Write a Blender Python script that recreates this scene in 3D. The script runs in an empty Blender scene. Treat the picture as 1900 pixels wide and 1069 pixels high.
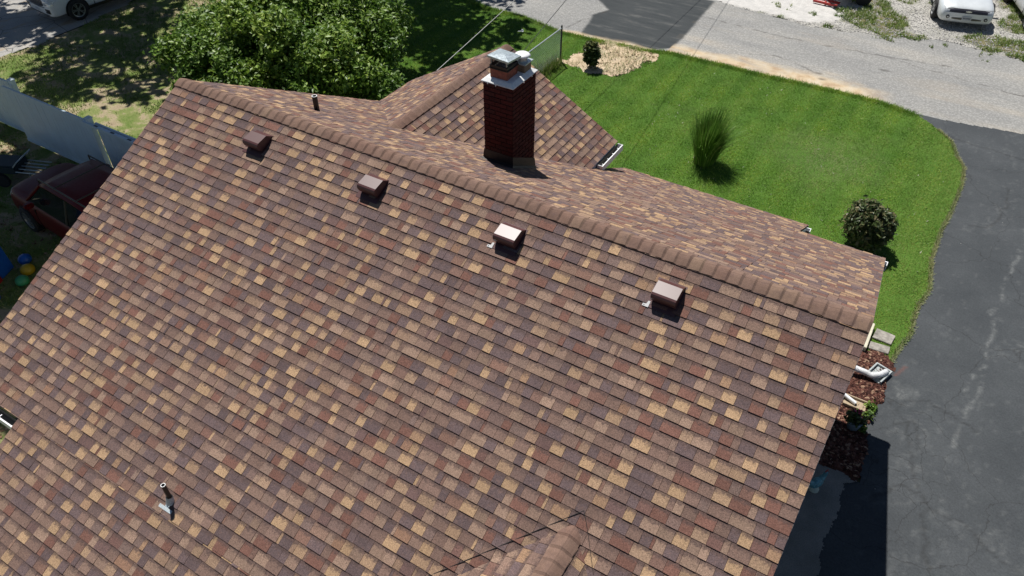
import bpy, bmesh, math, random
import numpy as np
from mathutils import Vector, Matrix, Euler
R=math.radians
random.seed(7); rng=np.random.default_rng(11)
S=bpy.context.scene
COL=S.collection
# ------------------------------------------------------------------ camera, sky, sun, exposure
cam=bpy.data.cameras.new('camera'); camo=bpy.data.objects.new('camera',cam); COL.objects.link(camo)
CAM=Vector((-0.3066,-6.8636,11.622))
camo.location=CAM; camo.rotation_euler=Euler((R(90-41.985),0,R(31.26)),'XYZ')
cam.sensor_width=36; cam.lens=1402.4/1900*36; cam.clip_start=.1; cam.clip_end=2000
S.camera=camo
SUN=Vector((-.40,.35,1.0)).normalized()
w=bpy.data.worlds.new('World'); S.world=w; w.use_nodes=True
nt=w.node_tree; bg=nt.nodes['Background']; sky=nt.nodes.new('ShaderNodeTexSky'); sky.sky_type='NISHITA'
sky.sun_disc=False; sky.sun_elevation=math.asin(SUN.z); sky.sun_rotation=math.atan2(SUN.x,SUN.y)
sky.air_density=.75; sky.dust_density=.1
nt.links.new(sky.outputs[0],bg.inputs[0]); bg.inputs[1].default_value=.05
sl=bpy.data.lights.new('sun','SUN'); sl.energy=5.0; sl.angle=R(.5); sl.color=(1,.965,.91)
so=bpy.data.objects.new('sun',sl); COL.objects.link(so); so.location=(0,0,40)
so.rotation_euler=SUN.to_track_quat('Z','Y').to_euler()
S.view_settings.view_transform='Standard'; S.view_settings.look='None'; S.view_settings.gamma=1
S.view_settings.use_curve_mapping=False; S.view_settings.exposure=0.26

# ------------------------------------------------------------------ helpers
def tag(o,label=None,cat=None,group=None,kind=None):
    if label:o['label']=label
    if cat:o['category']=cat
    if group:o['group']=group
    if kind:o['kind']=kind
    return o
def empty(name,loc=(0,0,0),rz=0,parent=None,**k):
    o=bpy.data.objects.new(name,None); COL.objects.link(o); o.location=loc; o.rotation_euler=(0,0,rz); o.empty_display_size=.2
    if parent:o.parent=parent
    return tag(o,**k)
def link(name,me,parent=None,loc=None,rot=None,**k):
    o=bpy.data.objects.new(name,me); COL.objects.link(o)
    if parent:o.parent=parent
    if loc is not None:o.location=loc
    if rot is not None:o.rotation_euler=rot
    return tag(o,**k)
class MB:
    def __init__(s): s.v=[];s.f=[]
    def quad(s,a,b,c,d):
        i=len(s.v); s.v+=[tuple(a),tuple(b),tuple(c),tuple(d)]; s.f.append((i,i+1,i+2,i+3)); return s
    def poly(s,p):
        i=len(s.v); s.v+=[tuple(q) for q in p]; s.f.append(tuple(range(i,i+len(p)))); return s
    def box(s,x0,x1,y0,y1,z0,z1,M=None):
        i=len(s.v); P=[(x0,y0,z0),(x1,y0,z0),(x1,y1,z0),(x0,y1,z0),(x0,y0,z1),(x1,y0,z1),(x1,y1,z1),(x0,y1,z1)]
        if M is not None:P=[tuple(M@Vector(p)) for p in P]
        s.v+=P
        for f in((0,3,2,1),(4,5,6,7),(0,1,5,4),(1,2,6,5),(2,3,7,6),(3,0,4,7)): s.f.append(tuple(i+j for j in f))
        return s
    def tube(s,pts,r,n=8,cap=True,r2=None):
        pts=[Vector(p) for p in pts]; i0=len(s.v); m=len(pts); prev=None
        for k,p in enumerate(pts):
            t=(pts[min(k+1,m-1)]-pts[max(k-1,0)]).normalized()
            a=t.orthogonal().normalized() if prev is None else (prev-t*prev.dot(t)).normalized()
            prev=a; b=t.cross(a); rr=r if np.isscalar(r) else r[k]
            for j in range(n):
                q=2*math.pi*j/n; s.v.append(tuple(p+a*math.cos(q)*rr+b*math.sin(q)*rr))
        for k in range(m-1):
            for j in range(n):
                a=i0+k*n+j;b=i0+k*n+(j+1)%n; s.f.append((a,b,b+n,a+n))
        if cap:
            s.f.append(tuple(i0+j for j in range(n))[::-1]); s.f.append(tuple(i0+(m-1)*n+j for j in range(n)))
        return s
    def prism(s,prof,axis,a,b):
        """profile (p,q) extruded along axis 'x','y' or 'z' from a to b"""
        def P(p,t):
            return {'x':(t,p[0],p[1]),'y':(p[0],t,p[1]),'z':(p[0],p[1],t)}[axis]
        i=len(s.v);n=len(prof); s.v+=[P(p,a) for p in prof]+[P(p,b) for p in prof]
        s.f.append(tuple(range(i,i+n))); s.f.append(tuple(range(i+n,i+2*n))[::-1])
        for j in range(n): k=(j+1)%n; s.f.append((i+j,i+n+j,i+n+k,i+k))
        return s
    def lathe(s,prof,n=24,c=(0,0,0)):
        i=len(s.v)
        for r,z in prof:
            for j in range(n):
                q=2*math.pi*j/n; s.v.append((c[0]+r*math.cos(q),c[1]+r*math.sin(q),c[2]+z))
        for k in range(len(prof)-1):
            for j in range(n):
                a=i+k*n+j;b=i+k*n+(j+1)%n; s.f.append((a,b,b+n,a+n))
        s.f.append(tuple(i+j for j in range(n))[::-1]); s.f.append(tuple(i+(len(prof)-1)*n+j for j in range(n)))
        return s
    def mesh(s,name,mat,smooth=False,bevel=0):
        me=bpy.data.meshes.new(name); me.from_pydata(s.v,[],s.f)
        bm=bmesh.new(); bm.from_mesh(me); bmesh.ops.recalc_face_normals(bm,faces=bm.faces)
        if bevel: bmesh.ops.bevel(bm,geom=bm.edges[:],offset=bevel,segments=2,affect='EDGES',clamp_overlap=True)
        bm.to_mesh(me); bm.free()
        if mat: me.materials.append(mat)
        if smooth: me.polygons.foreach_set('use_smooth',[True]*len(me.polygons))
        return me
    def build(s,name,mat,parent=None,smooth=False,bevel=0,**k):
        return link(name,s.mesh(name,mat,smooth,bevel),parent,**k)
def npmesh(name,V,F,mat,attrs={},smooth=False):
    """V (n,3); F (m,k) faces of constant k; attrs name->(domain,type,array)"""
    V=np.asarray(V,np.float32);F=np.asarray(F,np.int32); k=F.shape[1]
    me=bpy.data.meshes.new(name); me.vertices.add(len(V)); me.vertices.foreach_set('co',V.ravel())
    me.loops.add(F.size); me.loops.foreach_set('vertex_index',F.ravel())
    me.polygons.add(len(F)); me.polygons.foreach_set('loop_start',np.arange(0,F.size,k,dtype=np.int32))
    me.update(calc_edges=True)
    for n,(dom,ty,arr) in attrs.items():
        a=me.attributes.new(n,ty,dom); a.data.foreach_set('color' if 'COLOR' in ty else 'value',np.asarray(arr,np.float32).ravel())
    me.materials.append(mat)
    me.polygons.foreach_set('use_smooth',[bool(smooth)]*len(F))
    me.validate(); return me
# ---------------- material helpers
class M:
    def __init__(s,name,rough=.8,metal=0,spec=.5,color=(.5,.5,.5)):
        s.m=bpy.data.materials.new(name); s.m.use_nodes=True; s.nt=s.m.node_tree; s.b=s.nt.nodes['Principled BSDF']
        s.b.inputs['Roughness'].default_value=rough; s.b.inputs['Metallic'].default_value=metal
        s.b.inputs['Specular IOR Level'].default_value=spec; s.b.inputs['Base Color'].default_value=(*color,1)
        s.tc=s.nt.nodes.new('ShaderNodeTexCoord'); s.geo=s.nt.nodes.new('ShaderNodeNewGeometry')
        s.pos=s.geo.outputs['Position']
    def n(s,t,**k):
        o=s.nt.nodes.new(t)
        for a,b in k.items(): setattr(o,a,b)
        return o
    def L(s,a,b): s.nt.links.new(a,b)
    def noise(s,scale,detail=4,rough=.6,vec=None,dist=0):
        o=s.n('ShaderNodeTexNoise'); o.inputs['Scale'].default_value=scale; o.inputs['Detail'].default_value=detail
        o.inputs['Roughness'].default_value=rough; o.inputs['Distortion'].default_value=dist; s.L(vec or s.pos,o.inputs['Vector']); return o.outputs['Fac']
    def vor(s,scale,feat='F1',vec=None,rnd=1):
        o=s.n('ShaderNodeTexVoronoi',feature=feat); o.inputs['Scale'].default_value=scale; o.inputs['Randomness'].default_value=rnd; s.L(vec or s.pos,o.inputs['Vector']); return o.outputs['Distance']
    def ramp(s,fac,stops,interp='LINEAR'):
        o=s.n('ShaderNodeValToRGB'); cr=o.color_ramp; cr.interpolation=interp
        while len(cr.elements)<len(stops): cr.elements.new(.5)
        for e,(p,c) in zip(cr.elements,stops):
            e.position=p; e.color=(*c,1) if not np.isscalar(c) else (c,c,c,1)
        s.L(fac,o.inputs[0]); return o.outputs[0]
    def mix(s,fac,a,b,mode='MIX'):
        o=s.n('ShaderNodeMix',data_type='RGBA',blend_type=mode)
        for v,i in((fac,0),(a,6),(b,7)):
            if hasattr(v,'links'): s.L(v,o.inputs[i])
            elif np.isscalar(v): o.inputs[i].default_value=v if i==0 else (v,v,v,1)
            else: o.inputs[i].default_value=(*v,1)
        return o.outputs[2]
    def math(s,op,a,b=0,clamp=False):
        o=s.n('ShaderNodeMath',operation=op,use_clamp=clamp)
        for v,i in((a,0),(b,1)):
            if hasattr(v,'links'): s.L(v,o.inputs[i])
            else:o.inputs[i].default_value=v
        return o.outputs[0]
    def attr(s,name,out='Color'):
        o=s.n('ShaderNodeAttribute',attribute_name=name); return o.outputs[out]
    def scalev(s,v,sc):
        o=s.n('ShaderNodeMapping'); o.inputs['Scale'].default_value=sc; s.L(v,o.inputs['Vector']); return o.outputs[0]
    def sep(s,v=None):
        o=s.n('ShaderNodeSeparateXYZ'); s.L(v or s.pos,o.inputs[0]); return o.outputs
    def col(s,c): s.L(c,s.b.inputs['Base Color'])
    def rough(s,c): s.L(c,s.b.inputs['Roughness'])
    def bump(s,h,strength=.3,dist=.01):
        o=s.n('ShaderNodeBump'); o.inputs['Strength'].default_value=strength; o.inputs['Distance'].default_value=dist
        s.L(h,o.inputs['Height']); s.L(o.outputs[0],s.b.inputs['Normal'])
def simple(name,c,rough=.6,metal=0,var=.12,scale=12,spec=.5):
    m=M(name,rough,metal,spec); n=m.noise(scale,5)
    a=tuple(x*(1-var) for x in c); b=tuple(min(1,x*(1+var)) for x in c)
    m.col(m.ramp(n,[(.3,a),(.7,b)])); 
    m.rough(m.ramp(m.noise(scale*2,3),[(.3,max(.02,rough-.06)),(.7,min(1,rough+.08))]))
    return m.m

# ---------------- materials
def mat_shingle():
    m=M('asphalt_shingle',.92,0,.25)
    c=m.attr('tint'); tv=m.attr('tv','Fac')
    fine=m.noise(85,3,.9); mid=m.noise(22,5,.75); big=m.noise(3.2,3,.5)
    # printed darker band of granules near the top of a tab, ragged
    band=m.math('SUBTRACT',m.math('ADD',m.math('MULTIPLY',m.noise(30,3,.7),.95),.0),tv)
    band=m.ramp(band,[(.0,0),(.22,1)])
    c1=m.mix(m.math('MULTIPLY',band,.8),c,(.090,.060,.054))
    blot=m.ramp(m.noise(22,4,.7),[(.52,0),(.68,1)])
    c2=m.mix(m.math('MULTIPLY',blot,.42),c1,(.15,.088,.068))
    c2=m.mix(1,c2,m.ramp(mid,[(.25,.82),(.75,1.14)]),'MULTIPLY')
    c2=m.mix(1,c2,m.ramp(big,[(.3,.92),(.7,1.06)]),'MULTIPLY')
    c3=m.mix(1,c2,m.ramp(fine,[(.30,.42),(.5,.97),(.70,1.65)]),'MULTIPLY')
    m.col(c3); m.bump(fine,.55,.003); return m.m
def mat_ground(name,stops,scale=1.2,fine=70,fl=(.6,1.35),rough=.95,bump=.5):
    m=M(name,rough,0,.2); n=m.noise(scale,8,.65); c=m.ramp(n,stops)
    f=m.noise(fine,4,.75); c=m.mix(1,c,m.ramp(f,[(.3,fl[0]),(.7,fl[1])]),'MULTIPLY'); m.col(c); m.bump(f,bump,.02); return m
def mat_blade(name,stops,rough=.55):
    m=M(name,rough,0,.3); r=m.attr('rnd','Fac'); c=m.ramp(r,stops)
    big=m.noise(.55,5,.6); c=m.mix(1,c,m.ramp(big,[(.3,(.62,.74,.7)),(.7,(1.3,1.16,1.2))]),'MULTIPLY')
    m.col(c)
    tr=m.n('ShaderNodeBsdfTranslucent'); m.L(c,tr.inputs[0]); mx=m.n('ShaderNodeMixShader'); mx.inputs[0].default_value=.25
    m.L(m.b.outputs[0],mx.inputs[1]); m.L(tr.outputs[0],mx.inputs[2])
    out=[q for q in m.nt.nodes if q.type=='OUTPUT_MATERIAL'][0]; m.L(mx.outputs[0],out.inputs[0]); return m
MT={}
MT['shingle']=mat_shingle()
MT['white']=simple('white_painted_metal',(.78,.79,.8),.4)
MT['galv']=simple('galvanized_steel',(.48,.54,.56),.35,.6,.25,25)
MT['maroon']=simple('maroon_sheet_metal',(.080,.030,.030),.40,0,.03,3,.5)
_m=M('maroon_sheet_metal',.41,0,.5,(.080,.031,.031)); MT['maroon']=_m.m
MT['black']=simple('black_plastic',(.012,.011,.012),.35)
MT['blackrubber']=simple('black_rubber',(.02,.02,.022),.75)
MT['brick']=None
m=M('dark_red_brick',.9,0,.2); oi=m.n('ShaderNodeObjectInfo'); c=m.ramp(oi.outputs['Random'],[(0,(.045,.010,.009)),(.5,(.070,.014,.012)),(1,(.055,.017,.015))])
c=m.mix(1,c,m.ramp(m.noise(60,4,.7),[(.3,.65),(.7,1.3)]),'MULTIPLY'); m.col(c); m.bump(m.noise(90,3),.5,.004); MT['brick']=m.m
MT['mortar']=simple('mortar',(.030,.016,.015),.95)
MT['clay']=simple('clay_flue_tile',(.27,.085,.055),.85,0,.3,20)
m=M('whitewashed_crown',.55,0,.4); c=m.ramp(m.noise(9,6,.7),[(.3,(.60,.61,.60)),(.6,(.78,.79,.78))]); 
c=m.mix(m.ramp(m.noise(30,4,.8),[(.66,0),(.74,1)]),c,(.3,.29,.26)); m.col(c); m.bump(m.noise(14,5),.3,.01); MT['crown']=m.m
MT['lead']=simple('dark_flashing',(.028,.018,.016),.6,0,.3,15)
m=M('vinyl_siding',.6); z=m.sep()[2]; wv=m.math('FRACT',m.math('MULTIPLY',z,8)); m.col(m.mix(1,m.ramp(m.noise(2,4),[(.3,(.62,.58,.50)),(.7,(.72,.68,.60))]),m.ramp(wv,[(0,.7),(.08,1)]),'MULTIPLY')); m.bump(wv,.6,.01); MT['siding']=m.m
MT['glass']=simple('dark_glass',(.012,.014,.016),.06,0,.1,2,.8)
MT['straw']=simple('dry_straw',(.42,.34,.19),.9,0,.4,30)

# ================================================================== LARGE STRUCTURE: ground zones
def inpoly(X,Y,P):
    P=np.array(P); r=np.zeros(X.shape,bool); j=len(P)-1
    for i in range(len(P)):
        xi,yi=P[i];xj,yj=P[j]
        c=((yi>Y)!=(yj>Y))&(X<(xj-xi)*(Y-yi)/((yj-yi) if yj!=yi else 1e-9)+xi); r^=c; j=i
    return r
def sdist(X,Y,P,closed=True):
    P=np.array(P,float); d=np.full(X.shape,1e9); n=len(P)
    for i in range(n if closed else n-1):
        a=P[i];b=P[(i+1)%n];ab=b-a; t=np.clip(((X-a[0])*ab[0]+(Y-a[1])*ab[1])/(ab@ab+1e-9),0,1)
        d=np.minimum(d,np.hypot(X-a[0]-t*ab[0],Y-a[1]-t*ab[1]))
    return d
_pg=rng.random((256,256))
def vnoise(X,Y,s):
    x=X*s;y=Y*s; xi=np.floor(x).astype(int);yi=np.floor(y).astype(int);fx=x-xi;fy=y-yi;fx=fx*fx*(3-2*fx);fy=fy*fy*(3-2*fy)
    g=lambda a,b:_pg[a%256,b%256]
    return (g(xi,yi)*(1-fx)+g(xi+1,yi)*fx)*(1-fy)+(g(xi,yi+1)*(1-fx)+g(xi+1,yi+1)*fx)*fy
def fbm(X,Y,s,o=4):
    r=0;a=.5
    for k in range(o): r=r+a*vnoise(X+17*k,Y-9*k,s*2**k);a*=.5
    return r/(1-.5**o)
LAWN=[(-20,5.0),(-20.5,12),(-19.4,18.9),(-17.38,17.97),(-16.29,17.67),(-14.81,17.65),(-12.78,17.14),(-11.36,17.2),(-9.4,17.35),(-8.76,17.6),(-6.96,17.65),(-5.27,17.64),(-3.88,17.72),(-2.84,17.74),(-1.5,17.72),(-0.49,17.45),(0.22,16.85),(0.67,16.33),(0.92,15.53),(1.17,15.03),(1.24,14.12),(1.21,13.38),(1.18,12.65),(1.08,11.53),(1.06,10.3),(1.16,9.43),(1.2,9.05),(1.09,8.43),(1.06,7.91),(1.1,7.35),(0.95,6.7),(0.9,6.25),(.55,6.42),(0.2,6.2),(-.6,5.9),(-1.5,5.2),(-10,4.4)]
MULCH=[(-10.2,3.5),(-3,5.9),(-.6,5.95),(.2,6.28),(0.72,6.47),(0.96,6.16),(0.86,5.92),(0.93,5.14),(0.82,4.6),(0.82,4.15),(0.93,4.0),(0.92,3.51),(0.96,2.99),(-.6,2.99),(-.6,3.5)]
WALK=[(-.6,2.98),(0.94,2.98),(0.76,2.74),(0.82,2.01),(0.76,1.53),(0.8,0.77),(.74,-1),(.8,-4),(.78,-9),(-.6,-9)]
BED=[(-11.4,17.15),(-10.35,17.45),(-9.41,17.38),(-8.9,17.2),(-8.85,16.7),(-9.06,16.05),(-9.35,15.1),(-10.05,14.75),(-11.1,14.82),(-11.64,14.97),(-11.59,15.74),(-11.04,16.33)]
PATCH=[(-14.2,22.8),(-12.96,20.63),(-12.2,19.95),(-12.5,19.2),(-12.3,18.5),(-12.1,17.3),(-11.17,17.35),(-10.14,17.44),(-9.26,17.56),(-8.75,18.0),(-8.74,18.92),(-8.85,20.92),(-8.95,22.9)]
YARD=[(-28.35,-14),(-28.43,5.18),(-28.22,6.47),(-28.35,8.31),(-28.7,11.08),(-29,19),(-19.4,18.9),(-20.5,12),(-20,5.0),(-10,4.4),(-10,-14)]
LOT=[(-20,23.2),(-8.92,23.0),(-6.81,22.59),(-5.16,22.5),(-3.61,22.67),(-2.34,23.0),(-1.22,23.6),(-0.62,23.66),(0.31,23.5),(2.01,23.45),(8,23.6),(16,24),(16,48),(-20,48)]
def jit(X,Y,a=.10,s=3.5): return X+a*(fbm(X,Y,s)-.5)*2, Y+a*(fbm(X+50,Y+31,s)-.5)*2
def zone(name,x0,x1,y0,y1,cell,maskf,z,mat,attrs=None,relief=0,kind='structure'):
    xs=np.arange(x0,x1+cell,cell);ys=np.arange(y0,y1+cell,cell); X,Y=np.meshgrid(xs,ys,indexing='ij')
    nx,ny=X.shape; cx=X[:-1,:-1]+cell/2;cy=Y[:-1,:-1]+cell/2; m=maskf(cx,cy)
    idx=np.arange(nx*ny).reshape(nx,ny); F=np.stack([idx[:-1,:-1],idx[1:,:-1],idx[1:,1:],idx[:-1,1:]],-1)[m]
    used=np.unique(F); mp=np.full(nx*ny,-1); mp[used]=np.arange(len(used)); F=mp[F]
    Xu=X.ravel()[used];Yu=Y.ravel()[used]; Z=z+(relief*(fbm(Xu,Yu,2.5,5)-.5) if relief else 0*Xu)
    at={}
    if attrs:
        for k,f in attrs.items(): at[k]=('POINT','FLOAT',f(Xu,Yu))
    me=npmesh(name,np.stack([Xu,Yu,Z],1),F,mat,at,smooth=True); o=link(name,me); o['kind']=kind; return o
sm=lambda x,a,b: np.clip((x-a)/(b-a),0,1)
# --- far ground
g=mat_ground('dry_ground',[(.3,(.10,.08,.05)),(.55,(.09,.10,.04)),(.75,(.07,.10,.03))],.4)
b=MB(); b.quad((-220,-200,-.03),(200,-200,-.03),(200,260,-.03),(-220,260,-.03)); b.build('ground',g.m,kind='structure')
# --- lawn soil under the blades
m=mat_ground('lawn_turf',[(.3,(.05,.12,.014)),(.7,(.085,.165,.024))],.8,60,(.5,1.5)); 
m.b.inputs['Base Color'].links and None
lawn_mask=lambda X,Y: inpoly(*jit(X,Y,.05),LAWN)&~inpoly(*jit(X,Y,.3,2.2),BED)
zone('lawn',-21,1.5,4,19.2,.07,lawn_mask,.012,m.m,relief=.03)
# --- yard on the far left: patchy grass over dirt
m=M('patchy_yard',.95,0,.2); n1=m.noise(.9,7,.7,dist=.4); c=m.ramp(n1,[(.38,(.11,.17,.035)),(.50,(.20,.22,.08)),(.55,(.34,.28,.18)),(.7,(.24,.18,.12))])
f=m.noise(45,5,.8); c=m.mix(1,c,m.ramp(f,[(.3,.5),(.7,1.5)]),'MULTIPLY'); m.col(c); m.bump(f,.7,.03)
zone('yard',-29,-10,-14,19.2,.14,lambda X,Y: inpoly(*jit(X,Y,.14,2),YARD),.004,m.m,relief=.04)
m=mat_ground('side_drive_asphalt',[(.3,(.26,.26,.25)),(.5,(.34,.33,.31)),(.7,(.42,.38,.33))],.7,25,(.7,1.3))
c=m.b.inputs['Base Color'].links[0].from_socket
c=m.mix(m.ramp(m.noise(1.8,6,.7,vec=m.scalev(m.pos,(1,.35,1))),[(.55,0),(.66,1)]),c,(.34,.27,.19)); 
ck=m.ramp(m.vor(.7,'DISTANCE_TO_EDGE',m.scalev(m.pos,(1,1,1))),[(0,1),(.012,0)]); c=m.mix(ck,c,(.08,.08,.08)); m.col(c)
zone('side_road',-44,-28,-14,24,.2,lambda X,Y: ~inpoly(*jit(X,Y,.14,2),YARD)&(X<-28),.0,m.m)
# --- road
def road_mask(X,Y):
    return (Y>16)&~inpoly(*jit(X,Y,.05),LAWN)&~inpoly(*jit(X,Y,.3,2.2),BED)&~inpoly(*jit(X,Y,.25,1.2),LOT)&~inpoly(X,Y,DRIVE)&(X>-29.2)
DRIVE=[(1.0,-14),(.6,6),(.6,16),(-.75,17.42),(-0.42,17.53),(0.2,17.55),(1.02,17.66),(1.74,17.8),(2.6,17.9),(4,18.2),(8,19.5),(14,20),(14,-14)]
m=M('road_chipseal',.92,0,.3)
f=m.noise(14,7,.9); g2=m.vor(14); base=m.ramp(m.noise(.55,6,.6,vec=m.scalev(m.pos,(.35,1.3,1))),[(.3,(.235,.235,.23)),(.55,(.30,.295,.28)),(.75,(.365,.345,.31))])
c=m.mix(1,base,m.ramp(f,[(.3,.6),(.5,1),(.7,1.35)]),'MULTIPLY'); c=m.mix(1,c,m.ramp(g2,[(.1,1.12),(.6,.82)]),'MULTIPLY')
pc=m.ramp(m.noise(1.2,6,.7,vec=m.scalev(m.pos,(.5,2.2,1))),[(.3,(.028,.033,.036)),(.55,(.045,.050,.052)),(.75,(.12,.12,.115))])
pc=m.mix(1,pc,m.ramp(m.noise(55,4,.8),[(.3,.75),(.7,1.3)]),'MULTIPLY')
c=m.mix(m.attr('patch','Fac'),c,pc)
sandc=m.mix(1,m.ramp(m.noise(2,5),[(.35,(.40,.28,.17)),(.5,(.52,.41,.27)),(.65,(.55,.47,.35))]),m.ramp(m.noise(50,4,.8),[(.3,.75),(.7,1.2)]),'MULTIPLY')
c=m.mix(m.attr('sand','Fac'),c,sandc)
crk=m.ramp(m.vor(.22,'DISTANCE_TO_EDGE',None),[(0,1),(.004,0)]); 
jit_n=m.n('ShaderNodeMix',data_type='RGBA'); 
c=m.mix(m.math('MULTIPLY',m.attr('crack','Fac'),.75),c,(.045,.04,.035)); m.col(c); m.bump(f,.6,.012)
def pmask(P,w=.05,j=.04):
    def f(X,Y):
        x,y=jit(X,Y,j,4); d=sdist(x,y,P); d=np.where(inpoly(x,y,P),d,-d); return sm(d,-w,w)
    return f
def sand(X,Y):
    edge=17.62+0*X; x=X; d=Y-np.where(X<-8.8,17.25,17.6)
    wdt=np.interp(X,[-13.5,-12,-9,-7,-4,-1.5,0],[.1,.5,.6,1.6,1.6,1.2,.3])
    n=fbm(X*.6,Y*2.2,1.1,5); a=sm(1-d/wdt+1.3*(n-.5),.15,.75)*(X>-13)*sm(-X,1.2,2.4)
    streak=sm(fbm(X*.25,Y*1.2+4,1.0,6),.55,.85)*.25*(X>-9)
    return np.clip(a+streak*sm(d,0,.3),0,.95)
CR=[[(-6.3,18.9),(-5.6,19.3),(-4.9,19.25),(-4.3,18.9),(-3.9,18.75)],[(-2.5,21.3),(-.5,20.9),(1.5,20.6),(5,20.0)],[(-12.8,17.6),(-12.6,18.6),(-12.1,19.9)],[(-8.9,21.2),(-6,21.0),(-3,21.15),(0,21.5)]]
def crack(X,Y):
    x,y=jit(X,Y,.12,3.5); d=1e9
    for c in CR: d=np.minimum(d,sdist(x,y,c,False))
    spots=np.minimum(np.hypot((X+3.8)/1.8,Y-18.72),np.hypot((X+3.6)/1.6,Y-18.35)); spots=np.minimum(spots,np.hypot((X+1.95)/2.4,(Y-20.1)))
    return np.maximum((1-sm(d,.005,.05))*sm(fbm(X,Y,3,3),.3,.6),(1-sm(spots,.04,.10))*.8)
zone('road',-29.2,16,16,24.6,.055,road_mask,.002,m.m,{'patch':pmask(PATCH,.05,.03),'sand':sand,'crack':crack})
# --- gravel lot
m=M('gravel_lot_ground',.95,0,.2); v=m.vor(17); f=m.noise(30,5,.85)
c=m.ramp(m.noise(.8,6,.6),[(.3,(.42,.41,.37)),(.6,(.55,.53,.49))]); c=m.mix(1,c,m.ramp(v,[(.05,1.15),(.6,.7)]),'MULTIPLY'); c=m.mix(1,c,m.ramp(f,[(.35,.55),(.65,1.3)]),'MULTIPLY')
c=m.mix(m.attr('weed','Fac'),c,m.mix(1,m.ramp(m.noise(2.5,5),[(.4,(.07,.10,.02)),(.65,(.20,.17,.10))]),m.ramp(f,[(.3,.5),(.7,1.5)]),'MULTIPLY')); 
c=m.mix(m.attr('slab','Fac'),c,m.ramp(m.noise(3,6,.7),[(.3,(.44,.43,.41)),(.7,(.60,.58,.55))])); m.col(c); m.bump(m.math('ADD',m.math('MULTIPLY',v,-1),f),.6,.03)
def blobs(L,s=1.6):
    def f(X,Y):
        r=0*X
        for cx,cy,rx,ry in L: r=np.maximum(r,1-np.sqrt(((X-cx)/rx)**2+((Y-cy)/ry)**2))
        return sm(r+.9*(fbm(X,Y,s*1.4,5)-.55),.02,.22)*(r>-.5)
    return f
WEEDL=[(-3.2,24.4,1.8,1.1),(-2.3,23.4,1.3,.45),(1.2,24.3,1.5,.8),(2.2,24.2,1.6,1.0),(1.6,26.6,1.0,1.2),(.9,23.9,.8,.4),(2.0,29.0,1.5,2),(-3.6,26,1,1)]
weedf=blobs(WEEDL)
slabf=pmask([(-9,22.95),(-5.2,22.75),(-4.35,23.6),(-4.2,24.3),(-4.6,27),(-9,28)],.12,.15)
zone('gravel_lot',-20,16,22,48,.13,lambda X,Y: inpoly(*jit(X,Y,.25,1.2),LOT),.0,m.m,{'weed':weedf,'slab':slabf},relief=.03)
# --- driveway
m=M('sealed_asphalt_driveway',.8,0,.35)
n1=m.noise(.7,6,.65); c=m.ramp(n1,[(.3,(.035,.040,.0445)),(.5,(.045,.0505,.055)),(.72,(.060,.066,.071))])
c=m.mix(m.ramp(m.noise(3.5,7,.75),[(.62,0),(.70,.16)]),c,(.12,.125,.12))
c=m.mix(1,c,m.ramp(m.noise(26,6,.9),[(.3,.66),(.7,1.45)]),'MULTIPLY')
c=m.mix(m.attr('pale','Fac'),c,m.ramp(m.noise(14,5,.8),[(.4,(.11,.12,.12)),(.65,(.30,.30,.29))]))
wv_=m.n('ShaderNodeVectorMath',operation='ADD'); m.L(m.pos,wv_.inputs[0]); nz_=m.n('ShaderNodeTexNoise'); nz_.inputs['Scale'].default_value=2.2; nz_.inputs['Detail'].default_value=5; m.L(m.pos,nz_.inputs['Vector']); sc_=m.n('ShaderNodeVectorMath',operation='SCALE'); sc_.inputs['Scale'].default_value=.5; m.L(nz_.outputs['Color'],sc_.inputs[0]); m.L(sc_.outputs[0],wv_.inputs[1])
net=m.ramp(m.vor(1.6,'DISTANCE_TO_EDGE',wv_.outputs[0]),[(0,1),(.014,0)]); c=m.mix(m.math('MULTIPLY',m.math('MULTIPLY',net,m.attr('net','Fac')),.7),c,(.015,.015,.015))
big_=m.ramp(m.vor(.33,'DISTANCE_TO_EDGE',wv_.outputs[0]),[(0,1),(.004,0)]); c=m.mix(m.math('MULTIPLY',big_,.6),c,(.016,.016,.016))
c=m.mix(m.math('MULTIPLY',m.attr('crack','Fac'),.7),c,(.014,.014,.014))
c=m.mix(m.ramp(m.vor(2.1),[(.012,1),(.025,0)]),c,(.34,.33,.31)); c=m.mix(m.attr('rust','Fac'),c,(.26,.07,.035)); m.col(c); m.bump(m.noise(60,4,.8),.5,.01)
DL=[[(2.95,13.2),(2.9,12),(2.78,10.86),(2.62,9.6),(2.5,8.9),(2.62,8.3),(2.5,7.0),(2.3,6.2)],[(2.6,6.9),(2.4,5.6),(2.25,4.3)]]
DC=[[(1.3,5.2),(1.55,4.4),(1.8,3.6),(2.2,3.1),(2.9,2.9),(3.6,2.5)],[(1.9,3.3),(1.5,3.1),(1.2,2.7)],[(2.0,3.3),(2.3,1.8),(2.7,.6),(2.9,-1)],[(-.1,16.7),(1.2,16.45),(2.6,16.35),(5,16.4)],[(1.6,12.2),(2.2,12.5),(2.35,13.6),(2.4,14.6)],[(1.3,5.3),(1.7,5.6),(2.6,5.3)],[(1.7,1.2),(2.4,1.3),(3.4,.9)],[(3.0,8.0),(3.6,7.4),(4.6,7.2)],[(1.25,4.6),(1.6,4.9),(1.75,4.3)]]
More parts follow.
